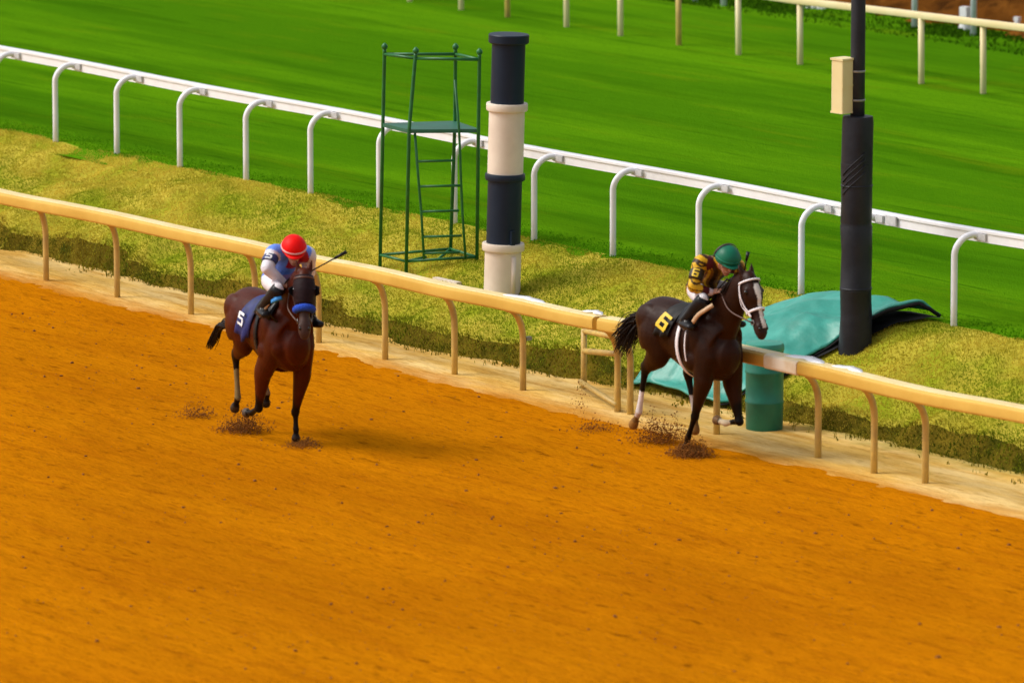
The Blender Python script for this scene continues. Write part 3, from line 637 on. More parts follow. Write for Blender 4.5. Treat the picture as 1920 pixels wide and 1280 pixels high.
for (x0, x1, y) in ((781, 852, 302), (787, 864, 349), (790, 861, 396), (794, 866, 443), (794, 862, 474)):
    a, b = [at_plane(x, y+dy, pl[1]*.5+pl[2]*.5, (_d[0], _d[1], .0)) for x, dy in ((x0, 1), (x1, -1))]
    U_(MB().tube([a, b], .015, 8).build('rung', M['green_metal'], te))
def basep(f, g): return bs[0]*(1-f)*(1-g)+bs[1]*f*(1-g)+bs[2]*f*g+bs[3]*(1-f)*g
U_(MB().tube([bs[1], (bs[1]+bs[3])/2*.6+ladL[-1]*.4], .016, 8).build('base_brace', M['green_metal'], te))
U_(MB().tube([bs[2]*.45+bs[1]*.55, bs[3]], .016, 8).build('base_brace', M['green_metal'], te))
slab = on_ground(838, 527)
s_ = empty('pale_slab', slab, 'thin pale slab lying in the grass between the stand and the striped pole', 'slab')
MB().box(-.24, .24, -.035, .035, -.03, .018).build('slab_body', M['pole_white'], s_, False)

# ------------------------------------------------------------------ TEAL TARP AND BIN
def tarp_sheet():
    # plan: u along the fence direction, v from the sand up to the turf edge
    nu, nv = 60, 50; V = []
    VL = [0, .15, .35, .5, .65, .8, .9, 1]; XL = [3.42, 3.40, 3.45, 3.55, 3.70, 3.80, 3.90, 4.05]; XR = [5.02, 5.25, 5.30, 5.33, 5.47, 5.66, 5.83, 6.04]
    for j in range(nv+1):
        v = j/nv
        for i in range(nu+1):
            u = i/nu; X = float(np.interp(v, VL, XL))*(1-u)+float(np.interp(v, VL, XR))*u+.03*math.sin(v*13+u*4)
            Y = -.84+(1.28+.10*u+.84)*v+.06*math.sin(u*6)*(1-v)
            g = max(float(ground_z(X, Y)), .02)
            bulge = .15*math.sin(math.pi*min(1, u*.96+.02))**.7*(.35+.75*math.sin(math.pi*(v*.90+.05)))
            wr = .045*max(0, 1-abs(v-.35-.35*u)*9)+.035*max(0, 1-abs(v-.95+.5*u)*11)*u+.03*max(0, 1-abs(u-.35-.2*v)*10)*v+.014*math.sin(9*u+3*v)*math.sin(4*v+1)+.012*math.sin(15*u-7*v)*sstep(0, .2, u)+.05*float(fbm(X*1.7, Y*1.7))
            hang = .13*sstep(.82, 1, u)*sstep(.45, .8, v)*(1-sstep(.93, 1, v))
            V.append((X, Y, g+.05+bulge+max(wr, -.02)+hang))
    Fc = [(j*(nu+1)+i, j*(nu+1)+i+1, (j+1)*(nu+1)+i+1, (j+1)*(nu+1)+i) for j in range(nv) for i in range(nu)]
    return V, Fc
V, Fc = tarp_sheet(); c_ = np.mean(V, axis=0); c_[2] = 0
tarp = empty('tarp_cover', c_, 'shiny teal tarp draped over the berm behind the dark horse and the padded light pole', 'tarp')
o = under(tarp, link_mesh('sheet', V, Fc, M['tarp'], tarp)); so = o.modifiers.new('t', 'SOLIDIFY'); so.thickness = .02
nu = 60; edge = [np.array(V[j*(nu+1)+nu]) for j in range(0, 51, 2)]; under(tarp, MB().tube([p+np.array((.0, 0, -.035)) for p in edge], [.012+.010*sstep(.45, .8, i/25) for i in range(len(edge))], 8).build('edge_shade_tube', M['black'], tarp))  # black tube put in as the shade below the tarp's right edge

LV = []  # added black sheet on the ground, stands for the shadow gap under the lifted tarp
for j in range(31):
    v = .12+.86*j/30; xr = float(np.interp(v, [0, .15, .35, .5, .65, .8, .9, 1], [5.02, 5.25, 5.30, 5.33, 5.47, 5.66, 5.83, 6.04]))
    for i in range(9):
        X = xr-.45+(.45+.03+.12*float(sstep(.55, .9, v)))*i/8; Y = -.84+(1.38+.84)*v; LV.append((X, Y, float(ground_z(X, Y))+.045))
thick_l = under(tarp, link_mesh('gap_shade_sheet', LV, [(j*9+i, j*9+i+1, (j+1)*9+i+1, (j+1)*9+i) for j in range(30) for i in range(8)], M['black'], tarp))
bp_ = at_z(1433, 806)
be = empty('bin', bp_, 'round teal bin with a lid standing on the sand behind the rail', 'bin')
MB().lathe([(.185, 0), (.195, .01), (.198, .29), (.205, .30), (.205, .32), (.199, .33), (.200, .61), (.207, .62), (.207, .64), (.200, .65), (.198, .86)], 36).build('barrel', M['bin'], be, True, 50)
MB().lathe([(.203, .85), (.206, .86), (.206, .90), (.195, .93), (.12, .945), (.0, .95)], 36).build('lid', M['bin_lid'], be, True, 50)

# ------------------------------------------------------------------ HORSES AND RIDERS
class Frame:
    """a horse's own axes: x forward, y to its left, z up, on the ground below its girth"""
    def __init__(s, px, py, xl, yl, psi):
        p = at_z(px, py, 0); c, k = math.cos(psi), math.sin(psi); s.R = np.array([[c, -k, 0], [k, c, 0], [0, 0, 1]])
        s.psi = psi; s.O = p-s.R@np.array([xl, yl, 0]); s.O[2] = 0
    def J(s, x, y, yl):
        n = s.R[:, 1]; return s.R.T@(at_plane(x, y, s.O+n*yl, n)-s.O)
    def D(s, x, y, q):
        """point seen at pixel, as far from the lens as local point q"""
        return s.R.T@(at_plane(x, y, s.O+s.R@np.array(q), FW)-s.O)
def lerp(a, b, t): return np.array(a)*(1-t)+np.array(b)*t
def unit(v): v = np.array(v, float); return v/np.linalg.norm(v)

HEAD_ROWS = [(-.06, -.03, .050, .060), (0, .0, .078, .092), (.16, .005, .098, .115), (.30, .0, .104, .130), (.44, -.018, .086, .136), (.58, -.012, .066, .106), (.74, .0, .055, .082), (.88, .006, .066, .080), (1.0, .002, .062, .068), (1.06, -.008, .046, .050)]
class Head:
    def __init__(s, P, yaw, beta, L):
        s.P = np.array(P, float); s.L = L; fh = np.array([math.cos(yaw), math.sin(yaw), 0])
        s.a = unit(fh*math.sin(beta)-np.array([0, 0, 1])*math.cos(beta)); s.s = unit(np.cross(s.a, fh))
        s.f = unit(np.cross(s.s, s.a))
        if s.f@fh < 0: s.f = -s.f; 
        s.s = np.cross(s.f, s.a)*1.0                                    # points to the horse's right or left; checked below
        if s.s@np.array([math.sin(yaw), -math.cos(yaw), 0]) < 0: s.s = -s.s   # right
    def sec(s, t):
        r = np.array(HEAD_ROWS); return [np.interp(t, r[:, 0], r[:, k]) for k in (1, 2, 3)]
    def pt(s, t, ang, lift=0.0):
        """point on the head: ang 0 = front of the face, +90 = its right cheek"""
        o, hw, hh = s.sec(t); return s.P+s.a*s.L*t+s.f*(o+(hh+lift)*math.cos(ang))+s.s*(hw+lift)*math.sin(ang)
    def nrm(s, ang): return unit(s.f*math.cos(ang)+s.s*math.sin(ang))
    def piece(s):
        rows = [(*(s.P+s.a*s.L*t+s.f*o), hw, hh) for t, o, hw, hh in HEAD_ROWS]; return loft(rows, side=s.s, n=20, sub=4)

def make_horse(fr, cfg):
    sx = cfg['sx']; L = cfg['legs']
    BR = np.array([(-.80, 1.23, .10, .15), (-.70, 1.24, .20, .25), (-.52, 1.25, .265, .305), (-.32, 1.26, .275, .29), (-.12, 1.21, .255, .305), (.08, 1.17, .275, .335), (.26, 1.175, .270, .395), (.42, 1.15, .245, .395), (.53, 1.09, .215, .31), (.60, 1.08, .15, .21)])
    BR[:, 0] += sx; BR[:, 1] += cfg.get('dz', 0)
    def surf(x, th, lift=0.0):
        zc, hw, hh = [np.interp(x, BR[:, 0], BR[:, k]) for k in (1, 2, 3)]
        return np.array([x, -(hw+lift)*math.sin(th), zc+(hh+lift)*math.cos(th)])
    root = empty('horse', fr.O, cfg['label'], 'horse', 'galloping racehorses', fr.psi)
    pcs = [loft([(x, 0, z, w_, h_) for x, z, w_, h_ in BR], n=28)]
    paint_segs = []
    for key, sd in (('rh', -1), ('lh', 1)):
        hock, fet, hoof = L[key]; y = sd*.15
        hip = (-.42+sx, sd*.13, 1.36); th = (-.43+sx*1, sd*.16, 1.17)
        st = lerp(th, hock, .42)+np.array([.05 if cfg[key+'_fwd'] else .02, 0, 0])
        pcs.append(loft([(*hip, .135, .25), (*th, .14, .245), (*(st+np.array([.09, 0, 0])), .110, .190), (*(lerp(st, hock, .5)+np.array([.075, 0, .01])), .074, .125), (*(lerp(st, hock, .83)+np.array([.025, 0, .01])), .052, .082), (*hock, .046, .070)], n=18))
        pcs.append(ball(hock+np.array([-.035, 0, .03]), (.035, .03, .05)))
        up = unit(hock-fet); tip = unit(hoof-fet)
        pcs.append(loft([(*(hock+up*.05), .042, .062), (*hock, .042, .060), (*lerp(hock, fet, .22), .031, .042), (*lerp(hock, fet, .6), .027, .034), (*lerp(hock, fet, .88), .031, .038), (*fet, .037, .043)], n=14))
        pcs.append(loft([(*fet, .036, .041), (*lerp(fet, hoof, .45), .030, .033), (*lerp(fet, hoof, .65), .043, .046), (*hoof, .054, .058)], n=14))
        paint_segs.append((key, hock, fet, hoof))
    for key, sd in (('rf', -1), ('lf', 1)):
        elb, knee, fet, hoof = L[key]; sh = (.42+sx, sd*.16, 1.14)
        pcs.append(loft([(.30+sx, sd*.15, 1.34, .075, .16), (*sh, .10, .17), (*lerp(sh, elb, .75), .092, .135), (*elb, .088, .118), (*lerp(elb, knee, .40), .066, .082), (*lerp(elb, knee, .85), .042, .048), (*knee, .046, .052)], n=18))
        pcs.append(ball(knee+unit(knee-lerp(elb, fet, .5)+1e-6)*.01, .047))
        pcs.append(loft([(*knee, .043, .048), (*lerp(knee, fet, .2), .032, .036), (*lerp(knee, fet, .6), .026, .030), (*fet, .035, .038)], n=14))
        pcs.append(loft([(*fet, .034, .037), (*lerp(fet, hoof, .45), .028, .030), (*lerp(fet, hoof, .65), .041, .043), (*hoof, .051, .054)], n=14))
        pcs.append(ball((.50+sx, sd*.145, 1.07), (.10, .10, .13)))       # point of the shoulder
        pcs.append(ball((.33+sx, sd*.195, 1.26), (.13, .075, .22)))      # shoulder blade
        pcs.append(ball((.27+sx, sd*.205, 1.02), (.13, .075, .13)))      # triceps
        pcs.append(ball((-.52+sx, sd*.175, 1.33), (.20, .10, .17)))      # croup muscle
        paint_segs.append((key, knee, fet, hoof))
    hd = cfg['head']; P = hd.P
    nb = np.array([.20+sx, 0, 1.24]); nk = np.array([.42+sx, 0, 1.37])
    m1 = lerp(nk, P, .38)+np.array([.0, 0, .0]); m2 = lerp(nk, P, .72)+np.array([-.01, 0, .02])
    pcs.append(loft([(*nb, .17, .30), (*nk, .150, .275), (*m1, .115, .215), (*m2, .092, .165), (*(P-hd.f*.02+np.array([0, 0, -.02])), .074, .115)], n=20))
    pcs.append(hd.piece())
    for sg in (1, -1):                                                 # jaw, nostril rims, brow
        pcs.append(ball(hd.P+hd.a*hd.L*.40+hd.s*sg*.060-hd.f*.055, (.05, .05, .075)))
        pcs.append(ball(hd.P+hd.a*hd.L*.90+hd.s*sg*.042+hd.f*.050, .024))
        pcs.append(ball(hd.P+hd.a*hd.L*.235+hd.s*sg*.088+hd.f*.045, (.032, .030, .026)))
    for sg in (1, -1):                                                 # ears
        e0 = hd.P+hd.s*sg*.048-hd.a*.02; e1 = e0-hd.a*.16*.9+hd.s*sg*.035+hd.f*cfg.get('ear_f', .0)
        pcs.append(loft([(*(e0+hd.a*.05), .026, .022), (*lerp(e0, e1, .35), .032, .022), (*lerp(e0, e1, .75), .019, .013), (*e1, .005, .005)], side=hd.s, n=12))
    body = fuse('body', pcs, .0125, 5, M['bay'], root)
    eP = lambda sg: hd.P+hd.a*hd.L*.265+hd.s*sg*.098+hd.f*.048
    for sg in (1, -1):
        V, Fc = ball(eP(sg), .023, 12, 8); link_mesh('eye', V, Fc, M['eye'], root)
        V, Fc = ball(hd.P+hd.a*hd.L*.95+hd.s*sg*.043+hd.f*.056, (.017, .017, .021), 10, 7); link_mesh('nostril', V, Fc, M['eye'], root)
    base, dark, white = [np.array(c) for c in (cfg['coat'], cfg['points'], (.74, .68, .62))]
    def coat(Pv):
        n = len(Pv); C = np.tile(base, (n, 1))
        nz = fbm(Pv[:, 0]*3+Pv[:, 1]*5, Pv[:, 2]*3)[:, None]; C = C*(1+.5*nz)
        for key, k_, f_, h_ in paint_segs:
            d1, t1 = segdist(Pv, k_, f_); d2, t2 = segdist(Pv, f_, h_)
            up = np.array(k_)+unit(np.array(k_)-np.array(f_))*.0
            dk, _ = segdist(Pv, k_, np.array(k_)+(np.array([0, 0, .10]) if key[1] == 'h' else np.array([0, 0, .12])))
            m_ = np.clip(1-(np.minimum(np.minimum(d1, d2), dk)-.06)/.04, 0, 1)[:, None]
            C = C*(1-m_)+dark*m_
            sock = cfg['socks'].get(key)
            if sock:
                lo, hi, cc = sock; s1 = (d1 < .085) & (t1 > lo) & ((d1 < d2) | (t2 < .01)); C[s1] = np.array(cc)
                if hi > 0:
                    s2 = (d2 < .085) & (t2 < hi) & (t1 > .9); C[s2] = np.array(cc)
            hf = (d2 < .10) & (t2 > .62); C[hf] = np.array(cfg['hoof'].get(key, (.03, .018, .01)))
            if cfg.get('dirty', {}).get(key):
                g = (d2 < .1) & (t2 > .0) & (t2 <= .62); C[g] = .5*C[g]+.5*np.array((.42, .20, .05))
        q = Pv-hd.P; u = q@hd.a/hd.L; v = q@hd.s; f_ = q@hd.f
        mz = ((u > .84) & (np.abs(v) < .09) & (f_ > -.12) & (f_ < .15) & (q@q.T[:, :1] if False else True))
        mz = (u > cfg.get('mz', .82)) & (u < 1.15) & (np.abs(v) < .09) & (np.abs(f_) < .15)
        C[mz] = lerp(C[mz], np.array(cfg['muzzle']), .75)
        if cfg.get('blaze'):
            o = np.interp(u, [.10, .22, .34, .5, .7, .88, .96], [.022, .036, .030, .020, .022, .028, .018]); cen = np.interp(u, [.1, .5, .9], [.0, .0, -.006])
            b = (u > .14) & (u < .95) & (np.abs(v-cen) < o) & (f_ > .035); C[b] = white
        ng = np.array(cfg.get('neck_dark', base))
        return C
    paint(body, coat)
    # mane and tail
    mb = MB()
    for i in range(34):
        t = .30+.70*i/33; p = lerp(np.array([.34+sx, 0, 1.60]), hd.P-hd.f*.10+np.array([0, 0, .05]), t)+np.array([-.01, rng.normal(0, .02), .0])
        side = rng.choice([-1, 1], p=[.35, .65]); ln = rng.uniform(.10, .20)
        mb.tube([p, p+np.array([-.05, side*.04, .025]), p+np.array([-.10, side*.09, -ln*.5]), p+np.array([-.12-rng.uniform(0, .05), side*.115, -ln])], [.016, .014, .010, .003], 6)
    mb.build('mane', M['dark_hair'], root); mb = MB()
    for i in range(12):                                                # forelock
        p = hd.P+hd.f*.05-hd.a*.02+hd.s*rng.normal(0, .02); mb.tube([p, p+hd.a*.05+hd.f*.05, p+hd.a*rng.uniform(.09, .14)+hd.f*.065+hd.s*rng.normal(0, .02)], [.012, .010, .002], 6)
    mb.build('forelock', M['dark_hair'], root)
    mb = MB(); t0 = np.array(cfg['tail'][0])
    for i in range(cfg['tail_n']):
        e_ = cfg['tail'][1+i % (len(cfg['tail'])-1)]; e_ = np.array(e_)+rng.normal(0, .05, 3)*cfg.get('tail_sp', 1.0)
        a = t0+rng.normal(0, .018, 3); mid = lerp(a, e_, .35)+np.array([-.06, 0, .07])+rng.normal(0, .03, 3)*cfg.get('tail_sp', 1.0); m2_ = lerp(a, e_, .72)+np.array([-.03, 0, .03])+rng.normal(0, .035, 3)*cfg.get('tail_sp', 1.0)
        pts = crom([a, mid, m2_, e_], 5); r0 = rng.uniform(.005, .011); mb.tube(pts, np.interp(np.linspace(0, 1, len(pts)), [0, .5, 1], [r0, r0*.85, .0018]), 6)
    V, Fc = loft([(*(t0+np.array([.10, 0, .06])), .035, .035), (*t0, .035, .04), (*(t0+np.array([-.10, 0, .02])), .025, .03)], n=12); mb.add(V, Fc)
    mb.build('tail', M['dark_hair'], root)
    return root, surf, hd

def surf_grid(surf, xs, ths, lift, fn=None):
    V = [surf(x, th, lift)+(fn(i, j) if fn else 0) for j, th in enumerate(ths) for i, x in enumerate(xs)]; n = len(xs)
    Fc = [(j*n+i, j*n+i+1, (j+1)*n+i+1, (j+1)*n+i) for j in range(len(ths)-1) for i in range(n-1)]
    return V, Fc
def thick(o, t): m_ = o.modifiers.new('t', 'SOLIDIFY'); m_.thickness = t; m_.offset = 1; return o

def bridle(root, hd, m, noseband=True, nb_r=.012, extra=None):
    b = []
    def ring(t, a0, a1, r, mm, name, lift=.012, tilt=0.0):
        ang = np.linspace(a0, a1, 26); pts = [hd.pt(t+tilt*math.cos(q), q, lift) for q in ang]
        if r > .02: return MB().tube(pts, r*np.clip(1.6*np.sin(np.linspace(.25, math.pi-.25, 26)), .4, 1.0), 12).build(name, mm, root)
        return strip(name, pts, [hd.nrm(q) for q in ang], r*2, mm, root, .008)
    if noseband: ring(.60, -math.radians(170), math.radians(170), nb_r, m, 'noseband', .014)
    ring(.07, -math.radians(115), math.radians(115), .011, m, 'browband', .016, .0)
    for sg in (1, -1):
        pts = [hd.pt(t, sg*math.radians(a), .016) for t, a in ((-.02, 150), (.12, 112), (.30, 106), (.48, 100), (.60, 92), (.70, 86))]
        strip('cheek_strap', crom(pts, 5), [hd.nrm(sg*math.radians(100))]*len(crom(pts, 5)), .022, m, root, .007)
        pts = [hd.pt(t, sg*math.radians(a), .016) for t, a in ((.05, 95), (.22, 118), (.42, 124), (.58, 108), (.70, 88))]
        if extra: strip('throat_strap', crom(pts, 5), [hd.nrm(sg*math.radians(112))]*len(crom(pts, 5)), .016, m, root, .007)
        p = hd.pt(.80, sg*math.radians(92), .012); MB().tube([p+(hd.a*math.cos(q)+hd.f*math.sin(q))*.024 for q in np.linspace(0, 2*math.pi, 14)], .005, 6).build('bit_ring', M['steel'], root)
    strip('chin_strap', [hd.pt(.80, q, .012) for q in np.linspace(math.radians(95), math.radians(265), 14)], [hd.nrm(q) for q in np.linspace(math.radians(95), math.radians(265), 14)], .016, M['leather_brn'], root, .006)

def hand_pieces(w_, dirn, side, palm_n):
    """palm, four curled fingers of different length and a thumb closing on a rein; w_ = wrist"""
    d_ = unit(dirn); n_ = unit(np.array(palm_n)-d_*(np.array(palm_n)@d_)); k_ = unit(np.cross(d_, n_))*side
    pcs = [loft([(*w_, .026, .018), (*(w_+d_*.045), .038, .017), (*(w_+d_*.088), .040, .015)], side=k_, n=12, sub=3)]
    for i, ln in enumerate((.92, 1.0, .95, .78)):
        b = w_+d_*.086+k_*(.029-.0195*i); s1 = .034*ln
        p1 = b+d_*s1*.8+n_*s1*.5; p2 = p1-d_*.004+n_*s1*.85; p3 = p2-d_*s1*.75+n_*.002
        pcs.append(loft([(*b, .0098, .0098), (*p1, .0096, .0096), (*p2, .009, .009), (*p3, .008, .008)], side=k_, n=8, sub=3))
    t0 = w_+d_*.035+k_*.034; pcs.append(loft([(*t0, .012, .012), (*(t0+d_*.026+k_*.016+n_*.014), .0115, .0115), (*(t0+d_*.052+k_*.006+n_*.030), .009, .009)], side=n_, n=8, sub=3))
    return pcs

def make_rider(fr, j, label, cfg):
    root = empty('person', fr.O+np.array([0, 0, 0]), label, 'jockey', 'jockeys riding crouched', fr.psi)
    A = {k: np.array(v, float) for k, v in j.items()}
    f, u = unit(A['face']), None; s_ = unit(np.cross(f, [0, 0, 1])); u = np.cross(s_, f)    # s_ = the rider's right
    hc = A['head']; sh_m = (A['shR']+A['shL'])/2; hip = A['hip']
    up_t = unit(np.cross(unit(sh_m-hip), [0, -1, 0])); up_t = up_t if up_t[2] > 0 else -up_t
    def limbs(g, parts):
        pcs = []
        if 'torso' in parts:
            pcs.append(loft([(*(hip+np.array([-.06, 0, -.02])), .15+g, .115+g), (*(hip+np.array([.02, 0, .02])), .165+g, .12+g), (*(lerp(hip, sh_m, .35)+up_t*.035), .140+g, .105+g), (*(lerp(hip, sh_m, .7)+up_t*.035), .165+g, .115+g), (*(lerp(hip, sh_m, .95)+up_t*.012), .155+g, .095+g), (*(lerp(hip, sh_m, 1.08)), .09+g*.5, .06+g*.5)], n=22))
        for k in ('R', 'L'):
            if 'arm' in parts:
                sh, el, wr = A['sh'+k], A['elb'+k], A['wr'+k]
                pcs.append(loft([(*lerp(sh_m, sh, .55), .07+g, .07+g), (*sh, .066+g, .066+g), (*lerp(sh, el, .5), .052+g, .055+g), (*el, .042+g, .044+g)], side=(.3, 0, 1), n=16))
                pcs.append(loft([(*el, .043+g, .043+g), (*lerp(el, wr, .35), .040+g, .042+g), (*lerp(el, wr, .85), .029+g, .031+g), (*wr, .025+g, .027+g)], side=(.3, 0, 1), n=14))
            if 'leg' in parts:
                kn = A['knee'+k]; hp = hip+np.array([.0, -.09 if k == 'R' else .09, -.02])
                pcs.append(loft([(*hp, .085+g, .095+g), (*lerp(hp, kn, .4), .076+g, .088+g), (*lerp(hp, kn, .85), .055+g, .060+g), (*kn, .052+g, .056+g)], side=(0, 1, 0), n=16))
            if 'shin' in parts:
                kn, an = A['knee'+k], A['ank'+k]; toe = an+np.array([.15, -.03 if k == 'R' else .03, -.05]); heel = an+np.array([-.045, 0, -.045])
                pcs.append(loft([(*kn, .052+g, .055+g), (*lerp(kn, an, .3), .050+g, .058+g), (*lerp(kn, an, .8), .034+g, .038+g), (*an, .033+g, .038+g)], side=(0, 1, 0), n=14))
                pcs.append(loft([(*heel, .030+g, .030+g), (*lerp(heel, toe, .45), .038+g, .036+g), (*toe, .034+g, .020+g)], side=(0, 1, 0), n=12))
        return pcs
    pcs = limbs(0, ('torso', 'arm', 'leg', 'shin'))
    nk0 = lerp(hip, sh_m, 1.02); pcs.append(loft([(*nk0, .065, .065), (*lerp(nk0, hc-u*.07-f*.02, .6), .054, .056), (*(hc-u*.03), .055, .06)], n=14))
    pcs.append(loft([(*(hc-u*.145+f*.050), .030, .026), (*(hc-u*.115+f*.035), .048, .052), (*(hc-u*.055+f*.012), .068, .084), (*(hc+u*.01), .075, .094), (*(hc+u*.07-f*.01), .066, .084), (*(hc+u*.10-f*.01), .035, .045)], side=s_, n=18))
    pcs.append(loft([(*(hc-u*.02+f*.092), .010, .010), (*(hc-u*.065+f*.108), .017, .016)], side=s_, n=10, sub=3))     # nose
    pcs.append(loft([(*(hc-u*.10+f*.078-s_*.022), .009, .012), (*(hc-u*.10+f*.086), .012, .014), (*(hc-u*.10+f*.078+s_*.022), .009, .012)], side=u, n=8, sub=3))   # lips
    for sg in (1, -1): pcs.append(ball(hc-u*.045+s_*sg*.077-f*.005, (.014, .012, .030)))
    for k, sd in (('R', 1), ('L', -1)): pcs += hand_pieces(A['wr'+k], A['hand'+k]-A['wr'+k], sd, A['palm'+k])
    fuse('body', pcs, .008, 2, M['skin'], root)
    for sg in (1, -1):
        V, Fc = ball(hc-u*.028+f*.083+s_*sg*.031, (.013, .013, .010), 10, 7); link_mesh('eye', V, Fc, M['eye'], root)
    wob = lambda o, am: None
    jk = fuse('jacket', [p for p in limbs(.014, ('torso',))+limbs(cfg.get('sleeve', .021), ('arm',))], .010, 2, M['silk'], root)
    paint(jk, lambda Pv: cfg['silk'](Pv, A, hip, sh_m))
    # trim the jacket cuffs short of the hands is inherent: it ends at the wrist
    fuse('breeches', limbs(.012, ('leg',))+[loft([(*(hip+np.array([-.07, 0, -.03])), .155, .118), (*(hip+np.array([.03, 0, .0])), .165, .12), (*(lerp(hip, sh_m, .22)+up_t*.02), .15, .108)], n=20)], .011, 3, M['w_cloth'], root)
    for k in ('R', 'L'):
        kn, an = A['knee'+k], A['ank'+k]; toe = an+np.array([.15, -.03 if k == 'R' else .03, -.05]); heel = an+np.array([-.045, 0, -.045]); g = .015
        fuse('boot', [loft([(*lerp(kn, an, cfg.get('boot_top', .02)), .060+.012, .066+.012), (*lerp(kn, an, .3), .052+g, .058+g), (*lerp(kn, an, .8), .036+g, .04+g), (*an, .034+g, .04+g)], side=(0, 1, 0), n=16),
                      loft([(*heel, .030+g, .03+g), (*lerp(heel, toe, .45), .038+g, .036+g), (*toe, .034+g, .020+g)], side=(0, 1, 0), n=14)], .010, 2, M['leather_blk'], root)
    # helmet: dome, peak, straps
    def hp(th, ph, r=1.0): # th from the crown, ph around (0 = front)
        return hc+u*.030+(u*math.cos(th)*.118+(f*math.cos(ph)*.138+s_*math.sin(ph)*.120)*math.sin(th))*r
    mb = MB(); n = 28; TH = np.linspace(.02, 1.78, 16)
    V = [hp(t, 2*math.pi*k/n) for t in TH for k in range(n)]; m_ = len(TH)
    Fc = [(i*n+k, i*n+(k+1) % n, (i+1)*n+(k+1) % n, (i+1)*n+k) for i in range(m_-1) for k in range(n)]+[tuple(range(n-1, -1, -1))]
    o = link_mesh('helmet', V, Fc, cfg['helmet'], root); thick(o, .01)
    V = []; PH = np.linspace(-1.0, 1.0, 13)
    for p in PH:
        b = hp(1.60, p, 1.02); V += [b, b+f*.055*math.cos(p*1.25)-u*.012, b+f*.055*math.cos(p*1.25)-u*.020, b-u*.012]
    Fc = [(i*4+k, i*4+(k+1) % 4, (i+1)*4+(k+1) % 4, (i+1)*4+k) for i in range(12) for k in range(4)]+[(0, 1, 2, 3), (51, 50, 49, 48)]
    link_mesh('helmet_peak', V, Fc, cfg['helmet'], o)
    q = np.linspace(-math.pi, math.pi, 40); strip('goggle_strap', [hp(cfg.get('strap_th', 1.42), a, 1.09) for a in q], [hp(1.42, a)-hc for a in q], .018, cfg['strap'], o, .005)
    if cfg.get('stripe'):
        q = np.linspace(-1.7, 1.7, 30); strip('helmet_stripe', [hc+u*.030+(u*math.cos(a)*.118+s_*math.sin(a)*.120)*1.095-f*.05 for a in q], [(u*math.cos(a)+s_*math.sin(a)) for a in q], .022, M['brown_cloth'], o, .004)
    mb = MB(); V = []; PH = np.linspace(-.95, .95, 13)
    for p in PH:
        c_ = hc-u*.028+f*math.cos(p)*.098+s_*math.sin(p)*.085; h_ = .026-.010*math.exp(-(p/.16)**2)
        V += [c_+u*h_, c_-u*h_, c_-u*h_-f*.012, c_+u*h_-f*.012]
    Fc = [(i*4+k, i*4+(k+1) % 4, (i+1)*4+(k+1) % 4, (i+1)*4+k) for i in range(12) for k in range(4)]+[(0, 1, 2, 3), (51, 50, 49, 48)]
    link_mesh('goggles', V, Fc, M['lens'], root)
    # arm band with the number on the right sleeve
    sh, el = A['shR'], A['elbR']; ax_ = unit(el-sh); tocam = fr.R.T@(-FW); nn = unit(tocam-ax_*(tocam@ax_)+np.array([0, -.35, 0])); nn = unit(nn-ax_*(nn@ax_)); bb = np.cross(ax_, nn)
    # bb must run to the image right
    if (fr.R@bb)@RT < 0: bb = -bb
    ctr = lerp(sh, el, cfg.get('band_c', .5)); rad = .056+cfg.get('sleeve', .021)
    def band_map(uu, vv, lift): return ctr-ax_*vv+(rad+lift)*(math.cos(uu/rad)*nn+math.sin(uu/rad)*bb)
    hb = cfg.get('band_h', .085); V = [band_map(rad*(-1.5+3.0*i/16), -hb+2*hb*jx/4, .006-.004*abs(jx-2)) for jx in range(5) for i in range(17)]
    Fc = [(jx*17+i, jx*17+i+1, (jx+1)*17+i+1, (jx+1)*17+i) for jx in range(4) for i in range(16)]
    ab = thick(link_mesh('arm_band', V, Fc, cfg['band'], root), .004)
    digit('sleeve_number', cfg['num'], band_map, .060, .088, cfg['num_m'], ab, .013)
    return root, A, hp

# --- the bay horse and its rider (left)
f5 = Frame(554, 830, .10, .17, math.radians(-8)); J5 = f5.J
h5 = Head(J5(570, 513, -.05)+np.array([0, 0, -.02]), math.radians(-25), math.radians(22), .60)
legs5 = dict(rh=(J5(442, 668, -.15), J5(446, 746, -.15), J5(440, 766, -.15)), lh=(J5(492, 688, .15), J5(501, 738, .15), J5(498, 757, .15)),
             rf=(J5(493, 700, -.17), J5(485, 764, -.17), J5(479, 777, -.17)+np.array([-.10, 0, 0]), J5(466, 775, -.17)+np.array([-.06, 0, .0])),
             lf=(J5(566, 704, .17), J5(554, 772, .17), J5(555, 806, .17), J5(555, 822, .17)))
root5, surf5, hd5 = make_horse(f5, dict(sx=-.10, legs=legs5, head=h5, rh_fwd=False, lh_fwd=True, ear_f=.03, coat=(.070, .0105, .0020), points=(.007, .0035, .0025), muzzle=(.065, .045, .038), mz=.66,
    socks=dict(rh=(.30, 0, (.20, .14, .055)), lh=(.35, 0, (.22, .13, .06))), hoof=dict(rf=(.10, .07, .05), rh=(.05, .03, .015), lf=(.03, .015, .008)), dirty={},
    tail=[J5(430, 610, 0), J5(391, 650, 0), J5(395, 648, -.02), J5(394, 651, .02)], tail_n=60, tail_sp=.35,
    label='reddish bay horse in a dark hood with thick blue noseband, galloping on the left'))
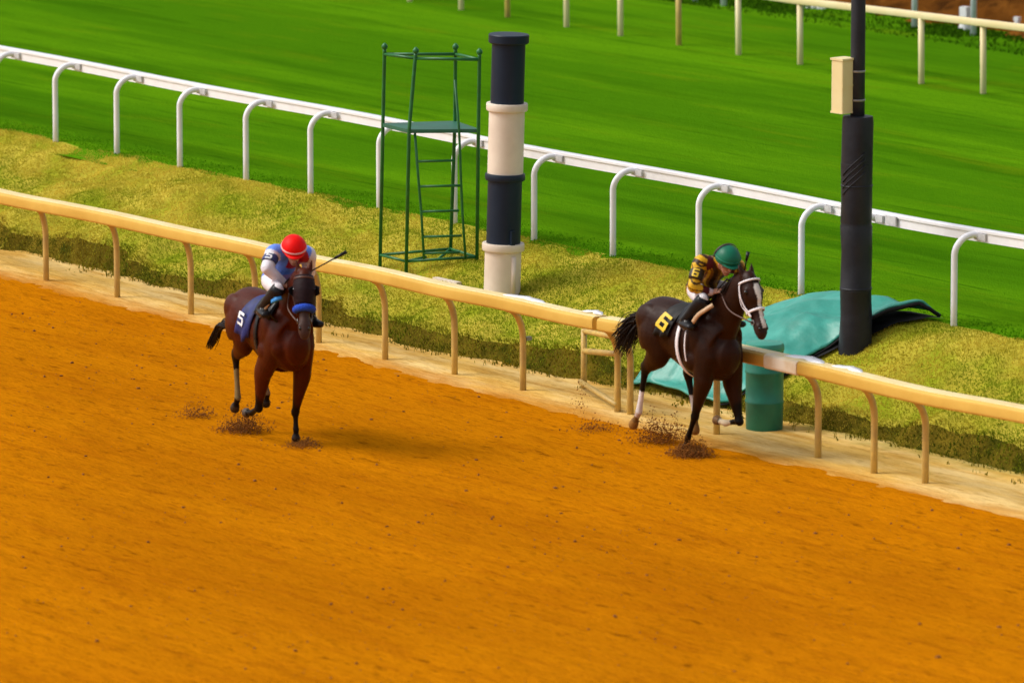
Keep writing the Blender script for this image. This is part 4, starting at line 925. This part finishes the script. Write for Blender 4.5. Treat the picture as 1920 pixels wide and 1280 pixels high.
# hood with eye cups, blue noseband
rows = [(t, o, hw+.010, hh+.010) for t, o, hw, hh in HEAD_ROWS if -.02 < t < .60]
V = []; TT = np.linspace(.02, .53, 14); n = 28
for t in TT:
    for k in range(n+1): V.append(hd5.pt(t, math.radians(-165+330*k/n), .012))
Fc = [(i*(n+1)+k, i*(n+1)+k+1, (i+1)*(n+1)+k+1, (i+1)*(n+1)+k) for i in range(13) for k in range(n)]
M['hood'] = mat('dark_hood', (.022, .010, .012, 1), (.014, .007, .008, 1), scale=14, rough=.6, bump=.2, bscale=30, spec=.1)
hood = thick(link_mesh('hood', V, Fc, M['hood'], root5), .006)
for sg in (1, -1):
    c_ = hd5.P+hd5.a*hd5.L*.27+hd5.s*sg*.112+hd5.f*.035; V = []
    for i in range(6):
        r = .056*math.sin(.35+i*.25)
        for k in range(13):
            a = math.pi*k/12-math.pi/2-.3*0; V.append(c_+hd5.s*sg*(.045*math.sin(i/5*1.5))-hd5.f*(.03-.075*i/5*math.cos(a)*.9)+hd5.a*.056*math.sin(a)*(1-.1*i))
    Fc = [(i*13+k, i*13+k+1, (i+1)*13+k+1, (i+1)*13+k) for i in range(5) for k in range(12)]
    thick(link_mesh('blinker_cup', V, Fc, M['black'], hood), .006)
bridle(root5, hd5, M['leather_brn'], noseband=False)
ang = np.linspace(-math.radians(105), math.radians(105), 30)
MB().tube([hd5.pt(.60, q, .020) for q in ang], .040*np.clip(1.9*np.sin(np.linspace(.35, math.pi-.35, 30)), .5, 1), 14).build('noseband', M['blue_fleece'], root5)
# tack
def wave5(i, j): return np.array([0, -.012*math.sin(i*1.1)*(j/10), .008*math.sin(i*.9)])
xs5 = np.linspace(-.16, .16, 11)
V, Fc = surf_grid(surf5, xs5, np.radians(np.linspace(-92, 96, 24)), .030, lambda i, j: np.array([-.24*max(0, (j-11)/12), -.018*math.sin(i*1.1)*max(0, (j-14)/9), -.07*max(0, (j-15)/8)*(1 if 4 < i < 9 else .25)]))
cl5 = thick(link_mesh('saddle_cloth', V, Fc, M['blue_cloth'], root5), .008)
def cm5(uu, vv, lift):
    x0, th0 = -.22, math.radians(76); return surf5(x0+uu, th0-vv/.33, .048+lift)
digit('cloth_number', '5', cm5, .12, .13, M['white_print'], cl5, .004)
def saddle(root, surf, x0, m, mt):
    V, Fc = surf_grid(surf, np.linspace(x0, x0+.30, 9), np.radians(np.linspace(-62, 62, 15)), .05, lambda i, j: np.array([0, 0, .035*(((i-4)/4)**2)]))
    s_ = thick(link_mesh('saddle', V, Fc, m, root), .02)
    return s_
sd5 = saddle(root5, surf5, .06, M['leather_blk'], M['tan'])
pts = [J5(514, 556, -.26), J5(506, 566, -.28), J5(498, 577, -.295), J5(492, 585, -.30)]
strip('saddle_flap', crom([p+np.array([.02, -.02, 0]) for p in pts], 5), [(.5, -.9, .3)]*16, .055, M['tan'], sd5, .015)
pts = [J5(530, 556, -.20), J5(520, 560, -.25), J5(511, 564, -.27)]
strip('front_pad', crom([p+np.array([.05, -.03, 0]) for p in pts], 5), [(.6, -.7, .5)]*11, .05, M['blue_pad'], sd5, .03)
th_ = np.radians(np.linspace(50, 310, 30)); strip('girth', [surf5(.10, t, .016) for t in th_], [surf5(.10, t, .1)-surf5(.10, t, 0) for t in th_], .07, M['leather_blk'], root5, .006)

def silk5(Pv, A, hip, shm):
    C = np.tile(np.array([.14, .28, .86]), (len(Pv), 1)); dt, tt = segdist(Pv, hip, shm)
    for k in ('R', 'L'):
        d1, t1 = segdist(Pv, A['sh'+k], A['elb'+k]); d2, t2 = segdist(Pv, A['elb'+k], A['wr'+k]); m_ = (np.minimum(d1, d2) < .092) & ((t1 > (.10 if k == 'R' else -1)) | (d2 < d1)); C[m_] = (.80, .76, .82)
        if k == 'R': mm = m_ & (t1 < .14); C[mm] = (.42, .52, .84)
    red = (np.linalg.norm(Pv-(shm+np.array([.06, .03, -.06])), axis=1) < .14) & (Pv[:, 1] > -.05); C[red] = (.42, .008, .02)
    hem = (tt < .40) & (dt < .2) & (Pv[:, 2] < hip[2]+.09) & (Pv[:, 0] > hip[0]+.05); C[hem] = (.44, .26, .50)
    return C
hipx = J5(507, 528, 0)
j5 = dict(hip=(.06, 0, 1.74), shR=J5(513, 474, -.19), shL=J5(577, 477, .19), elbR=J5(500, 503, -.32), elbL=J5(580, 512, .30), wrR=J5(531, 530, -.12)+np.array([.0, 0, 0]), wrL=J5(556, 530, .08),
          handR=J5(545, 537, -.09), handL=J5(562, 537, .05), palmR=(0.2, .6, -.5), palmL=(.2, -.6, -.5), kneeR=J5(521, 543, -.26), ankR=J5(491, 577, -.31), kneeL=(.30, .24, 1.66), ankL=J5(584, 596, .29),
          head=J5(551, 466, 0)+np.array([0.06, -.03, 0]), face=(.80, -.30, -.42))
ride5, A5, hp5 = make_rider(f5, j5, 'jockey in blue vest, white sleeves and red helmet, crouched on the bay horse', dict(silk=silk5, helmet=M['red'], strap=M['pink_web'], band=M['navy_cloth'], num='5', num_m=M['white_print'], band_c=.50, band_h=.046, strap_th=1.46))

# --- the dark horse and its rider (right)
f6 = Frame(1284, 852, .10, -.17, 0.0); J6 = f6.J
h6 = Head(J6(1404, 517, 0)+np.array([-.01, 0, -.03]), math.radians(-4), math.radians(25), .58)
legs6 = dict(rh=(J6(1210, 692, -.15), J6(1198, 772, -.15), J6(1187, 797, -.15)), lh=(J6(1290, 703, .15), J6(1304, 778, .15), J6(1303, 808, .15)),
             rf=(J6(1318, 716, -.17), J6(1303, 780, -.16), J6(1290, 820, -.15), J6(1285, 842, -.15)),
             lf=(J6(1374, 722, .17), J6(1386, 789, .17), J6(1360, 793, .17), J6(1343, 787, .17)))
root6, surf6, hd6 = make_horse(f6, dict(sx=0.0, legs=legs6, head=h6, rh_fwd=False, lh_fwd=True, ear_f=.0, coat=(.027, .0080, .0030), points=(.005, .003, .002), muzzle=(.04, .022, .018), blaze=True,
    socks=dict(rh=(.50, .30, (.76, .70, .68)), lh=(.50, .0, (.62, .56, .52)), lf=(.55, .55, (.66, .54, .36))), hoof=dict(rh=(.34, .16, .035), lh=(.26, .12, .03), lf=(.22, .12, .05), rf=(.03, .015, .008)), dirty=dict(rh=1, lh=1),
    tail=[J6(1220, 598, 0), J6(1158, 656, 0), J6(1154, 640, -.05), J6(1166, 664, .05), J6(1178, 655, -.04), J6(1158, 620, .0)], tail_n=130, tail_sp=.7,
    label='dark brown horse with a white blaze and white bridle, galloping beside the rail'))
bridle(root6, hd6, M['white_web'], nb_r=.013, extra=True)
xs6 = np.linspace(-.12, .14, 11)
V, Fc = surf_grid(surf6, xs6, np.radians(np.linspace(-80, 82, 24)), .028, lambda i, j: np.array([-.20*max(0, (j-11)/12), -.018*math.sin(i*1.2)*max(0, (j-14)/9), -.045*max(0, (j-16)/7)*(1-i/12)]))
cl6 = thick(link_mesh('saddle_cloth', V, Fc, M['black_silk'], root6), .008)
digit('cloth_number', '6', lambda uu, vv, lift: surf6(-.13+uu*.9+vv*.45, math.radians(64)-vv/.33+uu*.5, .046+lift), .17, .17, M['yellow'], cl6, .004)
sd6 = saddle(root6, surf6, .10, M['leather_blk'], M['tan'])
pts = [J6(1338, 571, -.22), J6(1324, 580, -.27), J6(1310, 590, -.30), J6(1300, 604, -.31)]
strip('saddle_flap', crom([p+np.array([.02, -.02, 0]) for p in pts], 5), [(.5, -.9, .4)]*16, .045, M['tan'], sd6, .015)
th_ = np.radians(np.linspace(58, 302, 34)); strip('girth', [surf6(.15-.03*math.sin(t), t, .020) for t in th_], [surf6(.15, t, .1)-surf6(.15, t, 0) for t in th_], .050, M['white_web'], root6, .006)
th_ = np.radians(np.linspace(70, 125, 14)); strip('girth_strap', [surf6(.26, t, .026) for t in th_], [surf6(.26, t, .1)-surf6(.26, t, 0) for t in th_], .018, M['white_web'], root6, .006)
def silk6(Pv, A, hip, shm):
    Y_, B_, MR = np.array([.72, .42, .012]), np.array([.045, .022, .004]), np.array([.09, .008, .012])
    C = np.tile(np.array([.20, .085, .006]), (len(Pv), 1)); dt, tt = segdist(Pv, hip, shm)
    back = (Pv[:, 2] > hip[2]+(Pv[:, 0]-hip[0])*.6+.05)
    sw0 = np.sin(Pv[:, 1]*48+Pv[:, 2]*22+5*fbm(Pv[:, 0]*5, Pv[:, 2]*6)); C[back] = Y_; C[back & (sw0 > .15)] = MR; C[back & (sw0 > .72)] = B_
    C[~back & (sw0 > .35)] = B_; C[~back & (sw0 < -.88)] = Y_*.8
    for k in ('R', 'L'):
        d1, t1 = segdist(Pv, A['sh'+k], A['elb'+k]); d2, t2 = segdist(Pv, A['elb'+k], A['wr'+k]); up_ = (d1 < .085) & (d1 <= d2) & (t1 > 0.02); lo = (d2 < .075) & (d2 < d1)
        sw = np.sin(Pv[:, 0]*70+Pv[:, 2]*85+5*fbm(Pv[:, 0]*6, Pv[:, 2]*6)); C[up_] = Y_; C[up_ & (sw > .70)] = B_; C[up_ & (t1 < .12)] = B_; C[lo] = Y_; C[lo & (sw > .70)] = B_*1.5; C[lo & (t2 > .42)] = MR; C[lo & (t2 > .80)] = (.78, .66, .68)
        ds = np.linalg.norm(Pv-(A['sh'+k]*.62+shm*.38), axis=1); st = (ds < .085) & ~up_ & ~lo; C[st] = MR
    return C
j6 = dict(hip=(.17, 0, 1.74), shR=J6(1313, 492, -.19), shL=J6(1384, 500, .19), elbR=J6(1299, 539, -.32), elbL=J6(1392, 535, .31), wrR=J6(1334, 548, -.12), wrL=J6(1358, 543, .08),
          handR=J6(1350, 544, -.07), handL=J6(1372, 545, .02), palmR=(.2, .6, -.5), palmL=(.2, -.6, -.5), kneeR=J6(1317, 563, -.27), ankR=J6(1284, 600, -.31), kneeL=(.50, .27, 1.68), ankL=(.25, .31, 1.40),
          head=J6(1361, 487, 0)+np.array([.06, -.03, .01]), face=(.84, -.18, -.42))
ride6, A6, hp6 = make_rider(f6, j6, 'jockey in yellow and brown silks and green helmet, crouched on the dark horse', dict(silk=silk6, helmet=M['helm_green'], strap=M['helm_green'], band=M['brown_cloth'], num='6', num_m=M['yellow'], band_c=.50, band_h=.062, stripe=True, sleeve=.013))

def local_child(root, o): return o
for root, hd, A, surf, fr in ((root5, hd5, A5, surf5, f5), (root6, hd6, A6, surf6, f6)):
    for k, sg in (('R', 1), ('L', -1)):
        bit = hd.pt(.80, sg*math.radians(92), .02); h_ = lerp(A['wr'+k], A['hand'+k], .95); mid = lerp(bit, h_, .55)+np.array([0, -sg*.06, -.05])
        MB().tube(crom([bit, mid, h_, h_+np.array([-.10, 0, -.06])], 8), .0085, 6).build('rein', M['leather_brn'], root)
        an = A['ank'+k]; ft = an+np.array([.05, 0, -.085])                # stirrup iron and leather
        sd_ = -1 if k == 'R' else 1
        st = MB().tube([ft+np.array([0, q*.055, 0]) for q in (-1, 1)]+[ft+np.array([0, .05*math.cos(a), .12*math.sin(a)]) for a in np.linspace(0, math.pi, 12)], .008, 6).build('stirrup', M['steel'], root)
        tp_ = surf(float(an[0])+.12, math.radians(45)*(-sd_), .06)
        strip('stirrup_leather', [tp_, lerp(tp_, ft+np.array([0, 0, .12]), .5)+np.array([0, sd_*.015, 0]), ft+np.array([0, 0, .12])], [(.3, sd_, .1)]*3, .026, M['tan'] if root is root6 else M['leather_blk'], st, .005)

def whip(fr, A, pts_px, label, grip_top):
    h_ = lerp(A['wrL'], A['handL'], .9); P_ = [fr.D(x, y, h_+np.array([.05, .05, 0])) for x, y in pts_px]
    e = empty('whip', fr.O, label, 'whip', None, fr.psi)
    MB().tube([h_, P_[0]], .008, 8).build('handle', M['leather_blk'], e)
    MB().tube(P_, [.007]*(len(P_)-1)+[.009], 8).build('shaft', M['leather_blk'], e)
    a, b = P_[-2], P_[-1]; MB().tube([lerp(a, b, grip_top), b], [.013, .020], 8).build('flap', M['leather_blk'], e)
whip(f5, A5, [(586, 507), (604, 497), (650, 472)], 'thin dark whip slanting up to the right beside the bay horse', .5)
whip(f6, A6, [(1395, 514), (1398, 495), (1403, 472)], 'black whip standing upright behind the ears of the dark horse', .25)

# dirt thrown up by the hooves
OCT = np.array([(1, 0, 0), (-1, 0, 0), (0, 1, 0), (0, -1, 0), (0, 0, 1), (0, 0, -1)], float); OF = np.array([(0, 2, 4), (2, 1, 4), (1, 3, 4), (3, 0, 4), (2, 0, 5), (1, 2, 5), (3, 1, 5), (0, 3, 5)])
def spray(px, py, wx, wz, n, label, s=.0032):
    c_ = at_z(px, py, 0); a = rng.normal(0, .40, n)*wx; hh = np.abs(rng.normal(0, .42, n))*wz*np.exp(-(a/wx)**2)*(.4+1.2*np.clip(fbm(a*14/wx*.3+px, a*0)+.5, 0, 1)); dpt = rng.normal(0, .12, n)
    P_ = np.stack([c_[0]+RT[0]*a+_d[0]*dpt, c_[1]+RT[1]*a+_d[1]*dpt, hh+.01], -1)
    S = s*(.5+rng.random(n)**6*3.2); V = (P_[:, None, :]+OCT[None]*rng.uniform(.6, 1.4, (n, 6, 1))*S[:, None, None]).reshape(-1, 3); Fc = (OF[None]+6*np.arange(n)[:, None, None]).reshape(-1, 3)
    me = bpy.data.meshes.new('kicked_dirt'); me.vertices.add(len(V)); me.vertices.foreach_set('co', V.ravel()); me.loops.add(Fc.size)
    me.loops.foreach_set('vertex_index', Fc.ravel().astype(np.int32)); me.polygons.add(len(Fc)); me.polygons.foreach_set('loop_start', np.arange(0, Fc.size, 3, dtype=np.int32))
    me.update(calc_edges=True); me.materials.append(M['spray']); o = bpy.data.objects.new('kicked_dirt', me); col.objects.link(o); return tag(o, label, 'flying dirt', kind='stuff')
spray(455, 810, .30, .24, 5500, 'brown spray of dirt below the folded foreleg of the bay horse')
spray(368, 782, .26, .16, 1300, 'faint low spray of dirt well behind the bay horse')
spray(568, 836, .22, .06, 2000, 'low puff of dirt under the straight foreleg of the bay horse', s=.003)
spray(1238, 830, .34, .36, 5200, 'feathery spray of dirt behind the planted hoof of the dark horse')
spray(1296, 854, .24, .16, 8000, 'dense clump of dirt bursting round the planted hoof of the dark horse')
spray(1118, 808, .36, .12, 1100, 'loose dirt flying low behind the hind hooves of the dark horse')
spray(1086, 775, .14, .40, 420, 'thin tall spatter of dirt in front of the braced rail end', s=.003)
